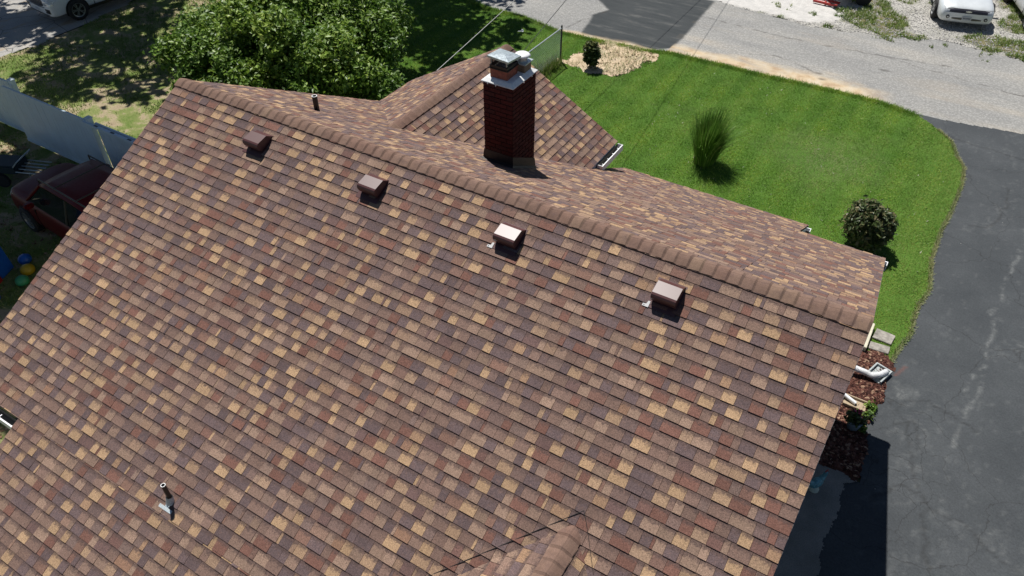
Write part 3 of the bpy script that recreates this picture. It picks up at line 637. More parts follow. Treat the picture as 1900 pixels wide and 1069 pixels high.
sub(b.build('square_flue',simple('weathered_clay',(.16,.12,.08),.8,0,.35,30)),ch)
b=MB(); b.box(gx-.125,gx+.125,gy-.125,gy+.125,zc+.13,zc+.145).tube([(gx,gy,zc+.14),(gx,gy,zc+.225)],.085,18); sub(b.build('flue_collar',MT['galv']),ch)
b=MB(); b.lathe([(.125,.225),(.13,.23),(.10,.255),(.05,.27),(.005,.275)],24,(gx,gy,zc)); sub(b.build('round_cap',MT['white'],smooth=True),ch)
# base flashing: skirt flaring onto the slope
b=MB(); o1=.014; 
def cz(x,y,up,o): return (x,y,ZR-MR*y+up)
top_=[(cx0-.006,cy0-.006),(cx0+wx+.006,cy0-.006),(cx0+wx+.006,cy0+wy+.006),(cx0-.006,cy0+wy+.006)]
bot_=[(cx0-.06,cy0-.075),(cx0+wx+.05,cy0-.075),(cx0+wx+.05,cy0+wy+.06),(cx0-.06,cy0+wy+.06)]
mid_=[(cx0-.02,cy0-.02),(cx0+wx+.018,cy0-.02),(cx0+wx+.018,cy0+wy+.02),(cx0-.02,cy0+wy+.02)]
b.v=[cz(x,y,.20,0) for x,y in top_]+[cz(x,y,.05,0) for x,y in mid_]+[cz(x,y,.012,0) for x,y in bot_]
b.f=[(4*i+j,4*i+(j+1)%4,4*i+4+(j+1)%4,4*i+4+j) for i in range(2) for j in range(4)]
sub(b.build('base_flashing',MT['lead']),ch)

# ================================================================== VEGETATION helpers
def leafcloud(name,P,size,mat,parent=None,flat=.5,up=.35,rnd=None,seed=0,out=None,aspect=1.7):
    r=np.random.default_rng(seed); n=len(P); sz=size*r.uniform(.55,1.4,n)[:,None]
    N=r.normal(size=(n,3)); N[:,2]=np.abs(N[:,2])+up
    if out is not None: N+=out*1.0
    N/=np.linalg.norm(N,axis=1)[:,None]; T=np.cross(N,r.normal(size=(n,3))); T/=np.linalg.norm(T,axis=1)[:,None]; B=np.cross(N,T)
    V=np.stack([P-T*sz*aspect*.5,P-B*sz*.45+N*sz*.10,P+T*sz*aspect*.5,P+B*sz*.45+N*sz*.10],1).reshape(-1,3)
    F=np.arange(4*n).reshape(n,4); me=npmesh(name,V,F,mat,{'rnd':('FACE','FLOAT',r.random(n) if rnd is None else rnd)}); return link(name,me,parent)
def lobes(L,dens,seed,cl=60,spread=.22,shell=.72):
    """clumped points in ellipsoid lobes; returns points and outward dirs"""
    r=np.random.default_rng(seed);PP=[];OO=[]
    for (x,y,z,rx,ry,rz) in L:
        area=4*math.pi*((rx*ry+rx*rz+ry*rz)/3); nc=int(area*dens/cl)
        d=r.normal(size=(nc,3)); d/=np.linalg.norm(d,axis=1)[:,None]; rad=r.uniform(shell,1.08,nc)**.8
        C=d*rad[:,None]*np.array([rx,ry,rz])
        k=r.normal(size=(nc,cl,3))*spread; k[:,:,2]*=.7
        P=(C[:,None,:]+k).reshape(-1,3); O_=np.repeat(d,cl,0); PP.append(P+np.array([x,y,z])); OO.append(O_)
    P=np.concatenate(PP);O_=np.concatenate(OO); keep=P[:,2]>.05; return P[keep],O_[keep]
leafm=mat_blade('broad_leaf',[(0,(.025,.06,.008)),(.4,(.075,.155,.018)),(.7,(.17,.28,.035)),(1,(.34,.44,.10))],.45).m
leafd=mat_blade('canopy_leaf',[(0,(.03,.06,.015)),(1,(.07,.11,.03))],.5).m
leafp=mat_blade('bronze_green_leaf',[(0,(.035,.055,.018)),(.4,(.075,.11,.035)),(.75,(.13,.14,.055)),(1,(.22,.18,.09))],.42).m
leafs=mat_blade('dark_shrub_leaf',[(0,(.04,.07,.018)),(.7,(.09,.12,.035)),(1,(.18,.18,.06))],.4).m
bark=simple('bark',(.10,.075,.055),.95,0,.35,14)
# big multi-stem bush behind the house
e=empty('leafy_bush',(-17.2,8.0,0),label='large spreading bright green bush behind the far left end of the house roof',cat='bush')
def addto(o,e): o.parent=e; o.matrix_parent_inverse=Matrix.Translation(-Vector(e.location)); return o
LB=[(-19.2,6.9,1.5,1.3,1.3,1.3),(-18.0,7.6,1.9,1.6,1.6,1.4),(-16.3,7.2,1.7,1.5,1.4,1.4),(-15.0,7.6,1.35,1.15,1.2,1.15),(-17.0,9.5,2.0,1.8,1.6,1.4),(-18.9,9.2,1.8,1.5,1.6,1.3),(-15.5,9.4,1.4,1.2,1.2,1.1),(-18.4,11.6,1.8,1.7,1.5,1.3),(-20.2,8.2,1.1,.9,1.1,1.0),(-17.2,5.9,1.1,1.4,.9,1.0),(-16.5,11.2,1.2,1.1,1.0,1.0),(-19.8,12.3,1.5,1.2,1.2,1.2)]
_r=np.random.default_rng(17); LB2=[]
for (x,y,z,a,b_,c) in LB:
    LB2.append((x,y,z*.9,a*.8,b_*.8,c*.85))
    for k in range(9):
        d=_r.normal(size=3); d[2]=abs(d[2])*.9-.1; d/=np.linalg.norm(d); q=_r.uniform(.8,1.12); s_=_r.uniform(.28,.62)
        LB2.append((x+d[0]*a*q,y+d[1]*b_*q,max(.4,z+d[2]*c*q),s_,s_,s_*_r.uniform(.6,.95)))
P,O_=lobes(LB2,360,5,cl=16,spread=.13,shell=.6); n=len(P)
rr=np.clip(rng.beta(2,2,n)*.75+.25*(P[:,2]/3.3),0,1)
addto(leafcloud('foliage',P,.085,leafm,seed=1,rnd=rr,out=O_*.5,up=.4),e)
b=MB(); r_=random.Random(3)
for k in range(16):
    x,y,z,*_q=LB[k%len(LB)]; p0=Vector((-17.2+r_.uniform(-1,1),8.3+r_.uniform(-.8,.8),0)); p3=Vector((x+r_.uniform(-.7,.7),y+r_.uniform(-.7,.7),z+r_.uniform(-.1,.9)))
    mid=p0.lerp(p3,.45)+Vector((0,0,.5)); b.tube([p0,mid,p3],[.06,.04,.012],6)
addto(b.build('stems',bark),e)
# round bronze shrub near the driveway
def shrub(name,loc,rad,h,n,size,mat,label,cat,seed,trunkh=.2):
    e=empty(name,loc,label=label,cat=cat); x,y,_=loc
    Ls=[(x,y,trunkh+h*.5,rad*.85,rad*.85,h*.48)]+[(x+rad*.35*math.cos(a),y+rad*.35*math.sin(a),trunkh+h*(.45+.12*math.sin(3*a)),rad*.55,rad*.55,h*.38) for a in np.linspace(0,5.5,5)]
    P,O_=lobes(Ls,n,seed,cl=9,spread=rad*.11,shell=.55); addto(leafcloud('foliage',P,size,mat,seed=seed,out=O_*.5),e)
    b=MB(); r_=random.Random(seed)
    for k in range(7):
        a=r_.uniform(0,6.28); b.tube([(x,y,0),(x+rad*.2*math.cos(a),y+rad*.2*math.sin(a),trunkh+h*.3),(x+rad*.6*math.cos(a),y+rad*.6*math.sin(a),trunkh+h*r_.uniform(.5,.85))],[.03,.02,.006],6)
    addto(b.build('stems',bark),e); return e
shrub('round_shrub',(-.50,9.95,0),.56,1.10,1500,.062,leafp,'round dark bronze-green shrub on the lawn beside the driveway','shrub',21,.12)
shrub('small_shrub',(-10.52,15.1,0),.31,.80,800,.065,leafs,'small dark shrub on a thin stem in the sandy bed by the road','shrub',22,.16)
# pampas-like ornamental grass
def tuft(name,c,n,h,spread,mat,parent=None,seed=0,wdt=.012,seg=5,droop=.5,lean=(0,0)):
    r=np.random.default_rng(seed); V=[];F=[];A_=[]
    a=r.uniform(0,2*np.pi,n); out=np.abs(r.normal(0,spread,n)); hh=h*r.uniform(.45,1.05,n); rb=.30*np.sqrt(r.random(n))
    base=np.stack([c[0]+rb*np.cos(a),c[1]+rb*np.sin(a),np.full(n,c[2])],1); side=np.stack([-np.sin(a),np.cos(a),0*a],1)
    t=np.linspace(0,1,seg); cols=[]
    for k,tt in enumerate(t):
        rad=out*(tt**1.6)*hh; z=hh*(tt-droop*out*tt**3*.8)
        p=base+np.stack([np.cos(a)*rad+lean[0]*tt**2*hh,np.sin(a)*rad+lean[1]*tt**2*hh,z],1); wv=wdt*(1-.85*tt**1.5)
        cols.append((p-side*wv/2,p+side*wv/2))
    V=np.concatenate([np.stack(q,1) for q in cols],1).reshape(n,-1,3) # n, seg*2,3
    V=np.stack([np.stack(q,1) for q in cols],1).reshape(n,seg*2,3)
    f=np.array([[2*k,2*k+1,2*k+3,2*k+2] for k in range(seg-1)]); F=(f[None]+np.arange(n)[:,None,None]*seg*2).reshape(-1,4)
    me=npmesh(name,V.reshape(-1,3),F,mat,{'rnd':('FACE','FLOAT',np.repeat(r.random(n),seg-1))}); return link(name,me,parent)
pgm=mat_blade('ornamental_grass_blade',[(0,(.04,.10,.012)),(.5,(.09,.20,.025)),(.9,(.17,.31,.05)),(1,(.32,.34,.13))],.5).m
pg=tuft('ornamental_grass',(-5.12,11.5,0),2300,1.62,.24,pgm,seed=4,wdt=.018,seg=7,droop=.7,lean=(.06,.02)); tag(pg,'tall feathery clump of ornamental grass standing alone on the lawn','ornamental grass')
# lawn blades
lawnm=mat_blade('lawn_blade',[(0,(.10,.20,.012)),(.4,(.155,.29,.018)),(.8,(.22,.365,.035)),(.93,(.30,.40,.08)),(1,(.42,.42,.2))],.6)
_c=lawnm.b.inputs['Base Color'].links[0].from_socket
# mowing stripes and drier spots are in the grass itself
xyz=lawnm.sep(); st=lawnm.math('SINE',lawnm.math('ADD',lawnm.math('MULTIPLY',lawnm.math('ADD',xyz[0],lawnm.math('MULTIPLY',xyz[1],-.03)),7.4),lawnm.math('MULTIPLY',lawnm.noise(.4,2),1.2)))
stc=lawnm.ramp(lawnm.math('ADD',lawnm.math('MULTIPLY',st,.5),.5),[(.2,(.72,.84,.78)),(.8,(1.22,1.12,1.3))]); c2=lawnm.mix(1,_c,stc,'MULTIPLY')
dry=lawnm.ramp(lawnm.noise(.45,8,.8,dist=.6),[(.50,0),(.68,.55)]); c2=lawnm.mix(dry,c2,(.28,.36,.12))
sp_=lawnm.n('ShaderNodeVectorMath',operation='DISTANCE'); sp_.inputs[1].default_value=(-2.2,13.4,0); lawnm.L(lawnm.scalev(lawnm.pos,(1,1,0)),sp_.inputs[0])
dr2=lawnm.ramp(lawnm.math('ADD',lawnm.math('MULTIPLY',sp_.outputs['Value'],.25),lawnm.math('MULTIPLY',lawnm.noise(1.1,6,.8),1.0)),[(.62,.75),(1.0,0)]); c2=lawnm.mix(dr2,c2,(.36,.40,.18))
eg_=lawnm.ramp(lawnm.math('ADD',lawnm.math('MULTIPLY',xyz[0],.3),lawnm.math('MULTIPLY',lawnm.noise(.8,6,.8),.9)),[(.25,0),(.75,.6)]); c2=lawnm.mix(eg_,c2,(.30,.38,.09)); 
for q in list(lawnm.nt.links):
    if q.from_socket==_c and q.to_node.type in('BSDF_PRINCIPLED','BSDF_TRANSLUCENT'): lawnm.L(c2,q.to_socket)
def blades(name,X,Y,z,h,wd,mat,seed,rnd=None,lean=.6):
    r=np.random.default_rng(seed);n=len(X); a=r.uniform(0,2*np.pi,n); hh=h*r.uniform(.5,1.3,n); ln=r.uniform(.1,lean,n)
    B=np.stack([X,Y,np.full(n,z)],1); s=np.stack([-np.sin(a),np.cos(a),0*a],1)*wd/2
    T=B+np.stack([np.cos(a)*ln*hh,np.sin(a)*ln*hh,hh],1)
    V=np.stack([B-s,B+s,T],1).reshape(-1,3); F=np.arange(3*n).reshape(n,3)
    me=npmesh(name,V,F,mat,{'rnd':('FACE','FLOAT',r.random(n) if rnd is None else rnd)}); return link(name,me)
strawm0=mat_blade('clover_head',[(0,(.45,.46,.34)),(1,(.62,.62,.52))],.8).m
N=760000; X=rng.uniform(-21,1.3,N);Y=rng.uniform(4.5,18.9,N)
keep=inpoly(*jit(X,Y,.05),LAWN)&~inpoly(*jit(X,Y,.3,2.2),BED)
d_=np.hypot(X-CAM.x,Y-CAM.y); 
X=X[keep];Y=Y[keep]; vis=~((X<-1.6)&(X>-11.5)&(Y<7.0)); X=X[vis];Y=Y[vis]
o=blades('grass',X,Y,.012,.034,.012,lawnm.m,31,lean=1.5); tag(o,'mown green front lawn between the house, the road and the driveway','grass',kind='stuff')
X,Y=rng.uniform(-11,1,500),rng.uniform(7.2,17,500); k_=inpoly(X,Y,LAWN)&(fbm(X,Y,.8,4)>.52); o=blades('clover_flecks',X[k_],Y[k_],.02,.035,.03,strawm0,36,lean=1.8); tag(o,'tiny pale clover heads and dry flecks scattered through the lawn','clover',kind='stuff')
# taller ragged fringe along the road edge and straw fringe on the driveway edge
def along(P,n,sp,seed):
    r=np.random.default_rng(seed); P=np.array(P,float); seg=np.hypot(*(P[1:]-P[:-1]).T); k=r.choice(len(seg),n,p=seg/seg.sum()); t=r.random(n)[:,None]
    Q=P[k]*(1-t)+P[k+1]*t+r.normal(0,sp,(n,2)); return Q[:,0],Q[:,1]
rx_,ry_=along(LAWN[3:16],26000,.09,5); o=blades('grass_fringe',rx_,ry_-.06,.0,.065,.016,lawnm.m,32,lean=1.2); tag(o,'taller ragged green grass fringe along the road side of the lawn','grass',kind='stuff')
ex,ey=along(LAWN[16:32],8000,.022,6); strawm=mat_blade('straw_blade',[(0,(.20,.24,.08)),(.6,(.42,.40,.24)),(1,(.12,.24,.04))],.8).m
o=blades('dry_edge_grass',ex+.0,ey,.0,.05,.02,strawm,33,lean=1.6); tag(o,'dry straw-coloured grass trimmings along the driveway side of the lawn','grass',kind='stuff')
# yard grass, patchy
N=170000; X=rng.uniform(-28.8,-10.2,N);Y=rng.uniform(-6,18.8,N); nn=fbm(X,Y,.9,5); keep=inpoly(X,Y,YARD)&(nn+rng.normal(0,.06,N)>.47); X=X[keep];Y=Y[keep]
ym=mat_blade('yard_weed_blade',[(0,(.09,.16,.025)),(.6,(.17,.26,.05)),(.9,(.26,.30,.10)),(1,(.40,.36,.2))],.6).m
o=blades('weedy_grass',X,Y,.0,.07,.028,ym,34,lean=1.5); tag(o,'thin patchy weeds and grass of the shaded left yard','weeds',kind='stuff')
# weeds in lot
N=60000; X=rng.uniform(-7,5,N);Y=rng.uniform(22.6,30,N); keep=(weedf(X,Y)>.5)&(fbm(X,Y,2.5,4)>.47); X=X[keep];Y=Y[keep]
o=blades('lot_weeds',X,Y,.0,.10,.03,ym,35,lean=1.4); tag(o,'sparse weeds growing through the pale gravel across the road','weeds',kind='stuff')
# loose stones: gravel lot and mulch chips
def chips(name,X,Y,z,size,mat,seed,flat=.5,el=1.0):
    r=np.random.default_rng(seed);n=len(X); base=np.array([(-1,-1,0),(1,-1,0),(1,1,0),(-1,1,0),(-.6,-.6,1),(.7,-.5,1),(.5,.7,1),(-.6,.5,1)],float)
    s=size*r.uniform(.5,1.4,n)[:,None,None]; V=base[None]*s*np.array([.5*el,.5,flat])+r.normal(0,.08,(n,8,3))*s; a=r.uniform(0,6.28,n); tl=r.normal(0,.3,n)
    ca,sa=np.cos(a)[:,None],np.sin(a)[:,None]; x=V[:,:,0]*ca-V[:,:,1]*sa;y=V[:,:,0]*sa+V[:,:,1]*ca; zz=V[:,:,2]+V[:,:,0]*tl[:,None]
    V=np.stack([x+X[:,None],y+Y[:,None],zz+z],2).reshape(-1,3)
    f=np.array([(4,5,6,7),(0,1,5,4),(1,2,6,5),(2,3,7,6),(3,0,4,7)]); F=(f[None]+8*np.arange(n)[:,None,None]).reshape(-1,4)
    me=npmesh(name,V,F,mat,{'rnd':('FACE','FLOAT',np.repeat(r.random(n),5))}); return link(name,me)
def mat_chip(name,stops,rough=.9):
    m=M(name,rough,0,.2); c=m.ramp(m.attr('rnd','Fac'),stops); c=m.mix(1,c,m.ramp(m.noise(40,3),[(.3,.8),(.7,1.2)]),'MULTIPLY'); m.col(c); return m.m
gm=mat_chip('gravel_stone',[(0,(.34,.33,.30)),(.5,(.5,.48,.45)),(1,(.62,.60,.57))])
N=26000; X=rng.uniform(-9,5.5,N);Y=rng.uniform(22.4,31,N); keep=inpoly(*jit(X,Y,.3,1.2),LOT)&(slabf(X,Y)<.5); o=chips('gravel',X[keep],Y[keep],.0,.034,gm,41); tag(o,'loose pale gravel of the parking lot across the road','gravel',kind='stuff')
mm_=mat_chip('mulch_chip',[(0,(.03,.012,.010)),(.5,(.085,.032,.024)),(.85,(.15,.07,.05)),(1,(.36,.24,.16))])
N=9000; X=rng.uniform(-.4,1.1,N);Y=rng.uniform(2.9,6.6,N); keep=inpoly(*jit(X,Y,.12),MULCH); o=chips('mulch',X[keep],Y[keep],.02,.045,mm_,42,.35,1.9); tag(o,'dark red wood mulch in the bed beside the driveway','mulch',kind='stuff')
lm=mat_chip('dry_leaf',[(0,(.10,.06,.035)),(.6,(.24,.15,.09)),(1,(.42,.30,.20))])
N=5200; X=rng.uniform(-27,-11.5,N);Y=rng.uniform(-5,6,N); keep=(fbm(X,Y,.7,4)>.5)&(Y<2.1); o=chips('leaf_litter',X[keep],Y[keep],.01,.055,lm,43,.12,1.5); tag(o,'brown dead leaves scattered over the shaded left yard','leaf litter',kind='stuff')
X,Y=along([(-11.2,17.0),(-10,17.3),(-9.1,17.1),(-9,16.2),(-9.6,15.3)],500,.25,9); X2=rng.uniform(-11.5,-9,700);Y2=rng.uniform(15,17.2,700); X=np.r_[X,X2];Y=np.r_[Y,Y2]; keep=inpoly(X,Y,BED)
o=chips('dirt_clods',X[keep][::3],Y[keep][::3],.02,.035,mat_chip('dirt_clod',[(0,(.16,.09,.05)),(.5,(.38,.27,.17)),(1,(.5,.4,.28))]),44); tag(o,'crumbled dirt clods in the sandy bed around the small shrub','dirt clods',kind='stuff')
N=1000; X=rng.uniform(-11.4,-9,N);Y=rng.uniform(14.9,17,N); keep=inpoly(X,Y,BED)&(fbm(X,Y,2,3)>.45); o=blades('dead_grass',X[keep],Y[keep],.02,.16,.015,strawm,45,lean=2); tag(o,'dead grass strands lying on the sandy bed','dry grass',kind='stuff')
N=1500; X,Y=along([(-11.65,14.8),(-11.75,13.6),(-11.8,12.6)],N,.13,12); o=blades('fence_weeds',X,Y,.0,.30,.03,ym,46,lean=.9); tag(o,'unmown weeds at the foot of the chain link fence','weeds',kind='stuff')
for (x,y,s,wl_) in((.80,4.76,.10,'largest bright green weed at the outer end of the tan splash block'),(.78,4.52,.08,'bright green weed just below the tan splash block by the driveway'),(.74,4.16,.08,'low green weed beside the blue grey planter where the mulch ends')):
    P,O_=lobes([(x,y,.06,s,s,.07)],2500,int(x*100),cl=10,spread=.03,shell=.4); o=leafcloud('green_weed',P,.045,leafm,seed=3); tag(o,wl_,'weed','weeds at the mulch edge')
# canopy trees outside the frame that shade the left side
def bigtree(name,base,crown,n,label,seed):
    e=empty(name,base,label=label,cat='tree'); P,O_=lobes(crown,n,seed,cl=40,spread=.42,shell=.35); addto(leafcloud('crown',P,.30,leafd,seed=seed,aspect=1.4),e)
    b=MB(); bx,by,_=base; c=np.mean([[q[0],q[1],q[2]] for q in crown],0)
    b.tube([(bx,by,0),(bx+(c[0]-bx)*.1,by+(c[1]-by)*.1,4),(bx+(c[0]-bx)*.5,by+(c[1]-by)*.5,c[2]-1)],[.38,.30,.2],10)
    for q in crown: b.tube([(bx+(c[0]-bx)*.1,by+(c[1]-by)*.1,4),((bx+q[0])/2,(by+q[1])/2,q[2]-1.0),(q[0],q[1],q[2])],[.2,.13,.04],7)
    addto(b.build('trunk',bark),e); return e
bigtree('shade_tree',(-25.6,.6,0),[(-24.5,3.6,10,2.6,2.0,1.8),(-22.0,2.4,10.5,2.4,2.0,1.8),(-27,1.5,10,2.5,2.2,2),(-21.5,.2,11.5,2.6,2,1.8),(-24.5,-.8,10.5,2.6,2.4,2),(-19.8,3.3,11,2.2,2.0,1.5),(-20.5,5.0,11.5,2.2,1.8,1.5),(-18.3,2.2,12,2.0,1.8,1.4),(-22.6,4.6,12,2,1.8,1.5),(-20.5,1.0,12.5,2.2,2,1.5)],38,'tall leafy tree left of the picture whose canopy shades the fence and red car',51)
bigtree('shade_tree',(-34.5,13,0),[(-33,11.5,10,2.4,2.2,1.8),(-30.2,10.2,10.5,1.9,1.6,1.4),(-31,13.5,11,2.3,2.1,1.7),(-35.5,10,10,2.4,2.2,1.9),(-27.9,12.2,9.5,1.6,1.5,1.3),(-28.5,8.2,9,1.1,1.1,.9),(-26.3,9.9,9.2,1.2,1.2,.9)],20,'tall leafy tree beyond the white suv throwing dappled shade on the yard',52)
bigtree('shade_tree',(-22,19.5,0),[(-21.5,18.2,9.5,2.2,2.0,1.7),(-19.6,16.6,10,1.8,1.9,1.5),(-24,17.5,10.5,2.4,2.2,1.8),(-22.5,21,11,2.4,2.2,1.8),(-18.9,19.3,9.2,1.5,1.6,1.2),(-25.5,14.5,10,1.5,1.5,1.2)],20,'tall leafy tree beyond the bush shading the far end of the lawn',53)
# ================================================================== FENCES
fm=simple('white_vinyl',(.56,.68,.78),.45,0,.06,3)
def vinyl(x0,x1,y,label,posts,z1=1.75):
    e=empty('vinyl_fence',(x0,y,0),label=label,cat='fence'); 
    n=int((x1-x0)/.15); wd=(x1-x0)/n; bm_=MB().box(.004,wd-.004,-.012,.012,.12,z1-.05).mesh('board',fm)
    for i in range(n):
        o=link('board',bm_,e); o.location=(i*wd,random.uniform(-.002,.002),0)
    for z in(.05,z1-.06):
        b=MB(); b.box(0,x1-x0,-.025,.025,z,z+.09); b.build('rail',fm,e)
    for px_ in posts:
        b=MB(); b.box(px_-x0-.065,px_-x0+.065,-.065,.065,0,z1+.12); po=b.build('post',fm,e)
        b=MB(); b.v=[]; c=px_-x0; z=z1+.12; b.v=[(c-.08,-.08,z),(c+.08,-.08,z),(c+.08,.08,z),(c-.08,.08,z),(c-.08,-.08,z+.03),(c+.08,-.08,z+.03),(c+.08,.08,z+.03),(c-.08,.08,z+.03),(c,0,z+.08)]
        b.f=[(3,2,1,0),(0,1,5,4),(1,2,6,5),(2,3,7,6),(3,0,4,7),(4,5,8),(5,6,8),(6,7,8),(7,4,8)]; b.build('post_cap',fm,po)
    return e
vinyl(-27.5,-22.5,2.55,'white vinyl fence section at the far left running out of the picture',[-25,-22.3])
vinyl(-22.4,-18.6,2.32,'long white vinyl fence section behind the dark red car',[-18.62])
e=vinyl(-18.45,-15.6,2.36,'short white vinyl fence section with a loose drilled rail touching the roof edge',[-15.6])
b=MB(); b.box(-.35,2.3,-.15,-.06,1.72,1.78); ro=b.build('loose_rail',fm,e)
b=MB()
for t in(.1,.75,1.4,2.0): b.box(t,t+.14,-.13,-.085,1.7805,1.7835)
b.build('rail_slot',MT['black'],ro)
b=MB(); b.box(-.62,-.585,-.05,.0,.05,1.7); b.build('gate_stile',fm,e)
# chain link fence along y
e=empty('chain_link_fence',(-11.66,15.05,0),label='chain link fence with silver top rail ending at a dark post by the road',cat='fence')
steel=simple('galvanised_tube',(.45,.5,.52),.4,.5)
MB().tube([(0,0,0),(0,0,1.26)],.032,10).build('post',simple('dark_post',(.045,.045,.045),.6),e)
MB().tube([(0,-3.0,0),(0,-3.0,1.22)],.028,10).build('post',steel,e); MB().tube([(0,-6.0,0),(0,-6.0,1.22)],.028,10).build('post',steel,e)
MB().tube([(0,0,1.17),(0,-6.2,1.17)],.022,8).build('top_rail',steel,e)
b=MB(); s_=.085; k=-6.0
while k<.0:
    for sgn in(1,-1):
        y0=k;z0_=.03; y1=k+1.12*1.0;z1_=1.15
        if sgn<0: z0_,z1_=z1_,z0_
        a=Vector((0,y0,z0_));c_=Vector((0,y1,z1_))
        if y1>0: t=(0-y0)/(y1-y0); c_=a.lerp(c_,t)
        d=Vector((.0035,0,0)); dz=Vector((0,0,.0035)) 
        b.quad(a-d,a+d,c_+d,c_-d); b.quad(a-dz,a+dz,c_+dz,c_-dz)
    k+=s_
tag(b.build('wire_mesh',steel,e),kind='stuff')
# utility wires
def wire(p,q,sag,r,label,mat):
    p=Vector(p);q=Vector(q); pts=[]
    for i in range(25):
        t=i/24; v=p.lerp(q,t); v.z-=sag*4*t*(1-t); pts.append(v)
    tag(MB().tube(pts,r,5).build('utility_wire',mat),label,'wire')
wire((-10.35,2.6,3.12),(-12.2,36,6.6),.25,.009,'pale utility wire running from the far left roof edge over the lawn',simple('pale_cable',(.35,.35,.34),.5))
wire((-8.05,5.72,4.45),(-12.4,36,7.0),.2,.008,'dark utility wire rising behind the chimney cap towards the road',MT['black'])
exec_parts=True
# ================================================================== VEHICLES
def paint(name,c,rough=.25,metal=0):
    m=M(name,rough,metal,.6); n=m.noise(3,3); m.col(m.ramp(n,[(.3,tuple(x*.94 for x in c)),(.7,tuple(min(1,x*1.05) for x in c))])); m.b.inputs['Coat Weight'].default_value=.6; m.b.inputs['Coat Roughness'].default_value=.06
    m.rough(m.ramp(m.noise(30,4),[(.4,rough),(.7,rough+.12)])); return m.m
chrome=simple('bright_trim',(.6,.62,.64),.15,.9); lampm=simple('clear_lamp_lens',(.55,.58,.6),.08,.2); tyre=simple('tyre_rubber',(.016,.016,.017),.8); alloy=simple('alloy_wheel',(.34,.35,.36),.3,.7); platem=simple('number_plate_white',(.45,.47,.5),.5)
def wheel(par,x,y,r,wd,side):
    e=empty('wheel',(x,y,r),parent=par)
    T=[]; 
    b=MB(); prof=[(r*.66,-wd/2),(r*.93,-wd/2),(r,-wd*.38),(r,wd*.38),(r*.93,wd/2),(r*.66,wd/2)]
    n=28
    for rr,yy in prof:
        for j in range(n): q=2*math.pi*j/n; b.v.append((rr*math.cos(q),yy,rr*math.sin(q)))
    for k in range(5):
        for j in range(n): a=k*n+j;c=k*n+(j+1)%n; b.f.append((a,c,c+n,a+n))
    b.build('tyre',tyre,e,smooth=True)
    b=MB(); s=side; y0=s*wd*.30
    for j in range(n):
        q0=2*math.pi*j/n;q1=2*math.pi*(j+1)/n
        for (ra,rb,ya,yb) in((r*.67,r*.60,s*wd*.5,s*wd*.46),(r*.60,r*.58,s*wd*.46,y0)):
            b.quad((ra*math.cos(q0),ya,ra*math.sin(q0)),(ra*math.cos(q1),ya,ra*math.sin(q1)),(rb*math.cos(q1),yb,rb*math.sin(q1)),(rb*math.cos(q0),yb,rb*math.sin(q0)))
    for k in range(10):
        q=2*math.pi*(k//2)/5+(.16 if k%2 else -.16); d=Vector((math.cos(q),0,math.sin(q)));t=Vector((-math.sin(q),0,math.cos(q)))*r*.045
        p0=d*r*.12;p1=d*r*.60; o=Vector((0,s*wd*.44,0)); oi_=Vector((0,s*wd*.36,0))
        b.quad(p0-t+o,p0+t+o,p1+t+o,p1-t+o); b.quad(p0+t+o,p0+t+oi_,p1+t+oi_,p1+t+o); b.quad(p0-t+o,p0-t+oi_,p1-t+oi_,p1-t+o)
    for j in range(n):
        q0=2*math.pi*j/n;q1=2*math.pi*(j+1)/n; b.poly([(0,s*wd*.46,0),(r*.15*math.cos(q0),s*wd*.44,r*.15*math.sin(q0)),(r*.15*math.cos(q1),s*wd*.44,r*.15*math.sin(q1))])
    b.build('rim',alloy,e)
    b=MB(); b.v=[(r*.6*math.cos(2*math.pi*j/n),y0*.9,r*.6*math.sin(2*math.pi*j/n)) for j in range(n)]; b.f=[tuple(range(n))]; b.build('brake_shadow_disc',MT['black'],e)
def loft(st,ring,closed=False):
    """st: list of x; ring(i)-> list of (y,z) from centre top outwards to centre bottom (y>=0); mirrored"""
    V=[];F=[]; n=len(ring(0)); m=2*n-2
    for i,x in enumerate(st):
        R_=ring(i); full=R_+[(-y,z) for y,z in R_[-2:0:-1]]
        for y,z in full: V.append((x,y,z))
    for i in range(len(st)-1):
        for j in range(m): a=i*m+j;c=i*m+(j+1)%m; F.append((a,c,c+m,a+m))
    F.append(tuple(range(m))[::-1]); F.append(tuple((len(st)-1)*m+j for j in range(m)))
    return V,F
